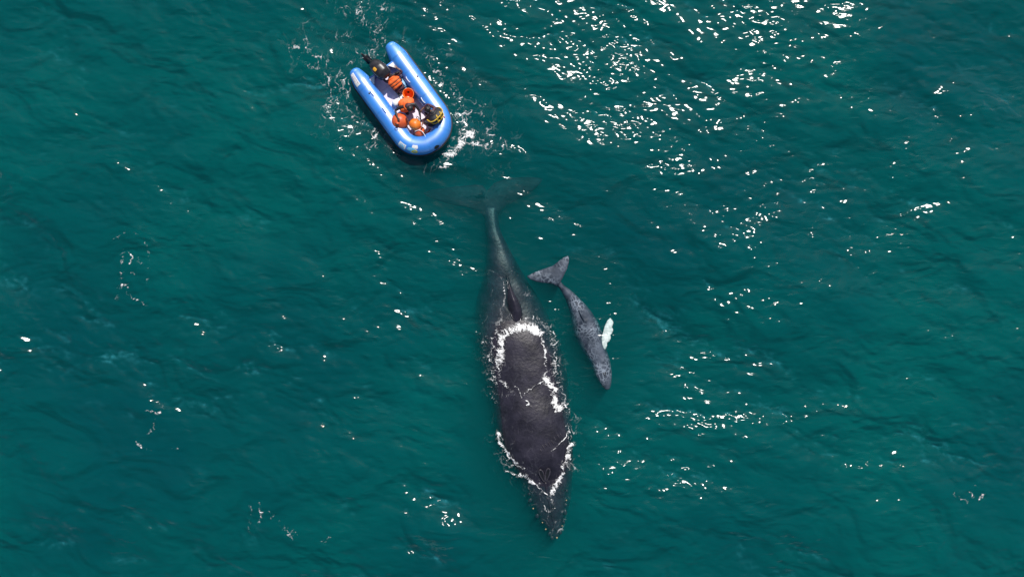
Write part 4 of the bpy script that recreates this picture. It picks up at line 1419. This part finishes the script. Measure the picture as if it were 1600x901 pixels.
def foam(name, box, strokes, label, seed, cell=0.0165, lace=2.6, speck=7.0, lift=0.012, warp=0.18, centre=None, film=False):
    p0, p1 = at(box[0], box[3]), at(box[2], box[1])
    x = np.arange(p0.x, p1.x, cell); y = np.arange(p0.y, p1.y, cell)
    X, Y = np.meshgrid(x, y)
    wx = X + warp * fbm(X * 1.5, Y * 1.5, 3, seed) + 0.04 * perlin(X * 7, Y * 7, seed + 3)
    wy = Y + warp * fbm(X * 1.5 + 40, Y * 1.5, 3, seed + 9) + 0.04 * perlin(X * 7 + 9, Y * 7, seed + 4)
    m = foam_field(strokes, wx, wy)
    e1 = worley_edge(wx * lace, wy * lace, seed)
    e2 = worley_edge(wx * lace * 2.4, wy * lace * 2.4, seed + 2)
    e3 = worley_edge(wx * lace * 5.5, wy * lace * 5.5, seed + 12)
    net = np.clip(1 - e1 / 0.11, 0, 1) * 0.75 + np.clip(1 - e2 / 0.16, 0, 1) * 0.55 + np.clip(1 - e3 / 0.25, 0, 1) * 0.30
    grain = fbm(wx * speck * 1.7, wy * speck * 1.7, 3, seed + 6)
    big = fbm(wx * 1.8, wy * 1.8, 3, seed + 8)
    core = np.clip(m - 0.58, 0, 1) * (0.9 + 1.5 * fbm(wx * 5, wy * 5, 3, seed + 20))
    fringe = foam_field([(p_, w_ * 2.0, a_ * 0.42) for p_, w_, a_ in strokes if w_ > 2.5], wx, wy)
    m = np.maximum(m, fringe)
    rays = 0
    if centre:
        c_ = at(*centre)
        th_ = np.arctan2(wy - c_.y, wx - c_.x); rr_ = np.hypot(wx - c_.x, wy - c_.y)
        rays = 0.5 * perlin(th_ * 26, rr_ * 1.3, seed + 30) + 0.3 * perlin(th_ * 60, rr_ * 2.2, seed + 31)
    val = m * (0.20 + 0.85 * net + 0.7 * big + 0.8 * rays) + core + 0.45 * grain * np.clip(m * 2.2, 0, 1)
    cover = val - 0.34
    if film:        # barely-there wisps of bubbles on the thin water over the skin
        def ridge(fx, fy, sd_): return np.clip(1 - np.abs(perlin(wx * fx, wy * fy, sd_)) / 0.16, 0, 1)
        wisp = 0.6 * ridge(2.6, 1.5, seed + 40) + 0.5 * ridge(5.5, 3.4, seed + 41) + 0.3 * ridge(11, 8, seed + 42)
        inside = np.zeros_like(m) if film > 0 else np.ones_like(m)
        for b in (adult, JAW, calf):
            inside = np.maximum(inside, np.clip((0.97 - b.surface(X, Y)[1]) / 0.12, 0, 1))
        cover = np.clip(m * inside * (wisp * (0.55 + 0.9 * big) - 0.22 + 0.25 * grain), 0, 1) * abs(film)
    sel = (cover > 0.015) & (m > 0.05)
    sel = sel[:-1, :-1]
    # height: on the water, or on the back where that stands higher
    zs = sea_h(X, Y)
    for b in (adult, JAW, calf):
        zb, _ = b.surface(X, Y)
        zs = np.maximum(zs, zb + 0.030)
    Z = zs + lift + 0.05 * np.clip(cover, 0, 0.8) * (0.6 + 0.8 * np.abs(perlin(X * 12, Y * 12, seed)))
    co = np.stack([X.ravel(), Y.ravel(), Z.ravel()], 1)
    jit = (RNG.random((len(co), 2)) - 0.5) * cell * 0.7
    co[:, :2] += jit
    i = np.arange(X.size).reshape(X.shape)
    q = np.stack([i[:-1, :-1], i[:-1, 1:], i[1:, 1:], i[1:, :-1]], -1)[sel]
    used, inv = np.unique(q.ravel(), return_inverse=True)
    o = big_mesh(name, co[used], inv.reshape(-1, 4), M_FOAM)
    at_ = o.data.attributes.new('cover', 'FLOAT', 'POINT')
    at_.data.foreach_set('value', np.ascontiguousarray(cover.ravel()[used], dtype=np.float32))
    return tag(o, label, 'foam', kind='stuff')


foam('foam', (735, 490, 905, 660), [
    ([(783, 536), (786, 524), (798, 514), (815, 509), (832, 512), (845, 521)], 9, 1.05), ([(770, 530), (780, 508), (805, 496), (835, 498), (858, 516)], 8, 0.62),
    ([(783, 536), (779, 556), (779, 575)], 8, 1.0), ([(779, 575), (783, 592), (793, 604)], 5, 0.75), ([(845, 521), (851, 540), (852, 570), (851, 593)], 3, 1.0),
    ([(852, 590), (862, 603), (866, 622), (872, 636), (884, 634)], 7.5, 1.0), ([(866, 622), (868, 640)], 4, 0.95),
    ([(757, 525), (754, 550), (764, 575), (770, 605)], 10, 0.55), ([(770, 530), (768, 570), (776, 600)], 10, 0.68), ([(860, 520), (866, 550), (868, 580), (873, 610)], 10, 0.68), ([(872, 610), (880, 625), (888, 650)], 8, 0.6),
    ([(845, 510), (860, 520), (874, 535)], 4, 0.5), ([(800, 500), (825, 500)], 9, 0.45),
    ([(789, 601), (803, 599), (810, 603), (813, 612), (816, 619)], 0.9, 1.0), ([(816, 619), (823, 624), (825, 632)], 1.0, 1.0), ([(849, 595), (836, 601), (825, 608), (817, 618)], 0.9, 1.05),
    ([(822, 640), (825, 655)], 3, 0.4), ([(768, 615), (776, 630)], 4, 0.5)],
    'white foam ring washing round the bare back of the large whale', 3, 0.0125, 3.6, 7.5, warp=0.14, centre=(818, 575))
foam('foam', (765, 655, 915, 815), [
    ([(777, 678), (783, 696), (796, 712), (806, 722), (818, 732)], 4.5, 0.85), ([(790, 735), (805, 740), (822, 742), (832, 752)], 4.5, 0.9), ([(786, 715), (800, 728)], 6, 0.6),
    ([(832, 750), (844, 762), (854, 771)], 1.6, 1.0),
    ([(885, 662), (890, 676), (897, 690), (894, 704)], 4, 0.7), ([(892, 694), (888, 710), (880, 726), (876, 745), (868, 760), (863, 768)], 5.5, 1.05), ([(879, 718), (884, 735)], 5, 0.7),
    ([(861, 703), (872, 692), (882, 684), (890, 672)], 1.2, 0.95), ([(888, 678), (890, 700)], 1.2, 0.9),
    ([(844, 779), (848, 790), (858, 800), (866, 792)], 1.8, 0.75), ([(861, 779), (868, 785), (867, 794)], 1.6, 0.7), ([(830, 765), (838, 775)], 3, 0.45),
    ([(845, 810), (860, 818), (874, 812)], 1.6, 0.5), ([(886, 770), (884, 800), (880, 820)], 1.3, 0.6)],
    'white foam curling off the head of the large whale', 15, 0.0125, 3.6, 7.5, warp=0.12, centre=(842, 715))
foam('foam', (745, 395, 850, 510), [
    ([(780, 428), (785, 436), (788, 450), (788, 464), (786, 478)], 3.2, 0.72), ([(793, 438), (796, 452), (799, 462)], 2.0, 0.8), ([(800, 424), (806, 432), (812, 428)], 4, 0.5),
    ([(790, 405), (800, 415), (812, 425)], 3, 0.42), ([(770, 470), (765, 490)], 4, 0.42), ([(805, 460), (815, 485)], 3, 0.4)],
    'thin foam streaks beside the dorsal fin of the large whale', 27, 0.0150, 4.0, 8.0, warp=0.10)
foam('foam', (735, 330, 905, 660), [
    ([(768, 350), (776, 380), (786, 410)], 9, 0.7), ([(786, 410), (770, 440), (760, 480), (752, 520)], 13, 0.8), ([(790, 410), (812, 440), (835, 480), (856, 515), (872, 560), (880, 620)], 14, 1.0), ([(765, 480), (790, 495), (820, 490)], 14, 0.9),
    ([(756, 530), (758, 570), (768, 610), (775, 650)], 10, 0.9), ([(815, 560), (835, 640), (820, 655)], 22, 0.22)],
    'thin lace of bubbles over the sunken flanks of the large whale', 91, 0.0135, 3.4, 6.0, warp=0.22, film=0.34)
foam('foam', (725, 480, 915, 790), [
    ([(775, 560), (774, 530), (790, 508), (818, 500), (848, 512), (860, 545), (862, 590), (878, 628), (890, 650)], 17, 1.0), ([(775, 560), (776, 590), (790, 612)], 15, 0.95),
    ([(778, 680), (790, 712), (815, 738), (840, 760)], 15, 1.0), ([(896, 670), (892, 705), (882, 738), (866, 768)], 14, 1.0)],
    'thin see-through wash fading out from the foam round the large whale', 93, 0.0140, 3.4, 6.0, warp=0.28, film=-0.62)
foam('foam', (795, 735, 905, 845), [
    ([(835, 765), (848, 785), (862, 800), (868, 825)], 15, 1.0), ([(872, 765), (878, 790), (876, 820)], 12, 1.0), ([(820, 765), (835, 795)], 9, 0.7)],
    'thin lace of bubbles over the sunken snout of the large whale', 97, 0.0125, 4.2, 7.0, warp=0.20, film=0.45)
foam('foam', (430, -20, 690, 235), [
    ([(455, 80), (478, 98), (500, 115), (516, 126)], 9, 0.55), ([(512, 118), (517, 140), (512, 165), (520, 186), (534, 196), (552, 205)], 9, 0.72), ([(514, 122), (530, 118), (544, 108)], 6, 0.62),
    ([(548, 203), (570, 207), (590, 215)], 9, 0.58), ([(534, 125), (540, 148), (548, 170), (562, 190), (580, 203)], 13, 0.56), ([(525, 140), (530, 175)], 14, 0.5),
    ([(552, 0), (562, 22), (575, 40), (584, 62), (582, 82)], 14, 0.56), ([(580, 0), (590, 30), (594, 60), (586, 80)], 12, 0.5), ([(535, 40), (552, 70), (560, 95)], 14, 0.46), ([(594, 60), (602, 74)], 8, 0.6), ([(546, 102), (560, 98), (574, 94)], 8, 0.55),
    ([(470, 60), (500, 90)], 16, 0.36), ([(620, 30), (650, 60), (672, 92)], 14, 0.40)],
    'lacy foam wake swirling left of and behind the boat', 41, 0.0150, 2.9, 8.0, warp=0.30)
foam('foam', (640, 60, 810, 275), [
    ([(700, 242), (712, 228), (724, 216), (736, 208)], 11, 0.98), ([(716, 226), (736, 222), (752, 224), (766, 232)], 8, 0.72), ([(722, 216), (722, 196), (728, 178)], 13, 0.66), ([(738, 210), (752, 196), (768, 198)], 12, 0.55),
    ([(694, 250), (712, 240)], 8, 0.75), ([(706, 198), (716, 180), (712, 162)], 9, 0.55), ([(664, 88), (688, 108), (702, 130), (714, 152)], 13, 0.50), ([(728, 148), (750, 168)], 14, 0.46), ([(690, 252), (712, 260)], 6, 0.45), ([(745, 215), (770, 215)], 12, 0.45)],
    'white splash of foam on the right of the boat bow', 55, 0.0135, 3.4, 8.5, lift=0.02, warp=0.30, centre=(676, 215))
foam('foam', (430, -30, 690, 250), [
    ([(470, 70), (505, 105), (520, 140), (518, 175), (545, 205), (590, 222)], 20, 0.9), ([(535, 120), (548, 165), (580, 205)], 20, 0.9), ([(545, -10), (565, 30), (580, 80)], 26, 0.9), ([(590, 0), (600, 50)], 20, 0.7), ([(540, 60), (565, 100)], 20, 0.8)],
    'thin streaky bubbles in the churned water left of and behind the boat', 45, 0.0165, 2.9, 5.0, warp=0.45, film=-1.0)
foam('foam', (650, 60, 820, 285), [
    ([(690, 250), (720, 225), (750, 215), (780, 225)], 20, 1.0), ([(715, 215), (722, 180), (705, 140), (675, 95)], 20, 0.9), ([(740, 170), (760, 200)], 18, 0.8)],
    'thin streaky bubbles in the churned water right of the boat', 49, 0.0165, 2.9, 5.0, warp=0.45, film=-1.0)
foam('foam', (155, 345, 260, 500), [
    ([(173, 378), (186, 370), (199, 358), (212, 364), (226, 374), (234, 392), (236, 420), (234, 445)], 2.4, 0.56), ([(200, 395), (208, 402), (204, 412)], 2.4, 1.00), ([(204, 425), (212, 428)], 2.4, 0.80),
    ([(192, 388), (190, 420), (186, 450), (180, 470)], 5, 0.60), ([(186, 445), (200, 445), (196, 460), (215, 468), (228, 478)], 3, 0.75), ([(215, 400), (226, 412)], 5, 0.58)],
    'ring of loose foam flecks far left of the whales', 63, 0.0165, 3.0, 8.0, warp=0.1)
foam('foam', (375, 765, 560, 860), [
    ([(408, 785), (412, 800), (405, 818)], 4, 0.75), ([(395, 790), (392, 815), (388, 832)], 4, 0.58), ([(425, 800), (440, 820), (455, 838)], 8, 0.62), ([(440, 822), (470, 830)], 8, 0.54), ([(500, 848), (520, 836)], 6, 0.54)],
    'loose foam flecks on the water near the bottom left', 71, 0.0165, 3.0, 8.0, warp=0.1)
foam('foam', (190, 615, 300, 720), [
    ([(228, 640), (245, 648), (250, 644)], 3, 0.80), ([(242, 655), (238, 670), (228, 678)], 3, 0.70), ([(215, 690), (222, 700), (250, 706)], 3, 0.60), ([(262, 698), (278, 702)], 2.5, 0.60)],
    'small chain of foam flecks left of the large whale head', 79, 0.0165, 3.0, 8.0, warp=0.1)
foam('foam', (1470, 735, 1560, 810), [
    ([(1488, 770), (1497, 778), (1510, 782)], 4, 0.70), ([(1512, 770), (1530, 778), (1536, 770)], 4, 0.70), ([(1515, 752), (1525, 760)], 3, 0.60)],
    'patch of foam flecks in the lower right corner', 83, 0.0165, 3.0, 8.0, warp=0.1)


# ------------------------------------------------------------------ clouds of fine bubbles hanging in the water
def bubble_material():
    m, nt, p, out = new_mat('bubble_cloud')
    nt.nodes.remove(p)
    sc = nt.nodes.new('ShaderNodeVolumeScatter')
    sc.inputs['Color'].default_value = (0.05, 0.80, 0.86, 1); sc.inputs['Density'].default_value = 0.09
    nt.links.new(sc.outputs[0], out.inputs['Volume'])
    return m


M_BUBBLE = bubble_material()


def bubble_cloud(px, py, z, rx, ry, rz, rot, label, seed):
    root = None
    for layer, k in enumerate((1.25, 1.0, 0.78, 0.58, 0.38)):
        bm = bmesh.new()
        bmesh.ops.create_icosphere(bm, subdivisions=4, radius=1)
        for q in bm.verts:
            n = float(fbm(np.array([q.co.x * 1.5 + seed * 7 + layer]), np.array([q.co.y * 1.5 + q.co.z]), 3, seed + layer)[0])
            q.co *= k * (1 + 0.9 * n)
            q.co.x *= rx; q.co.y *= ry; q.co.z *= rz
        o = bm_obj('bubble_cloud' if root is None else 'dense_core', bm, M_BUBBLE, root)
        if root is None:
            root = o
            o.location = at(px, py, z)
            o.rotation_euler = (0, 0, rot)
    return tag(root, label, 'bubbles', kind='stuff')


bubble_cloud(730, 299, -0.42, 0.70, 0.30, 0.2, -0.10, 'blue green cloud of bubbles over the left lobe of the tail fluke', 1)
bubble_cloud(787, 292, -0.42, 0.75, 0.34, 0.2, 0.35, 'blue green cloud of bubbles over the right lobe of the tail fluke', 2)
bubble_cloud(628, 226, -0.45, 1.1, 0.28, 0.25, -0.75, 'blue green cloud of bubbles under the left side of the boat bow', 3)
bubble_cloud(648, 622, -1.1, 1.5, 0.7, 0.35, 0.35, 'faint pale cloud of bubbles in the water left of the large whale', 4)
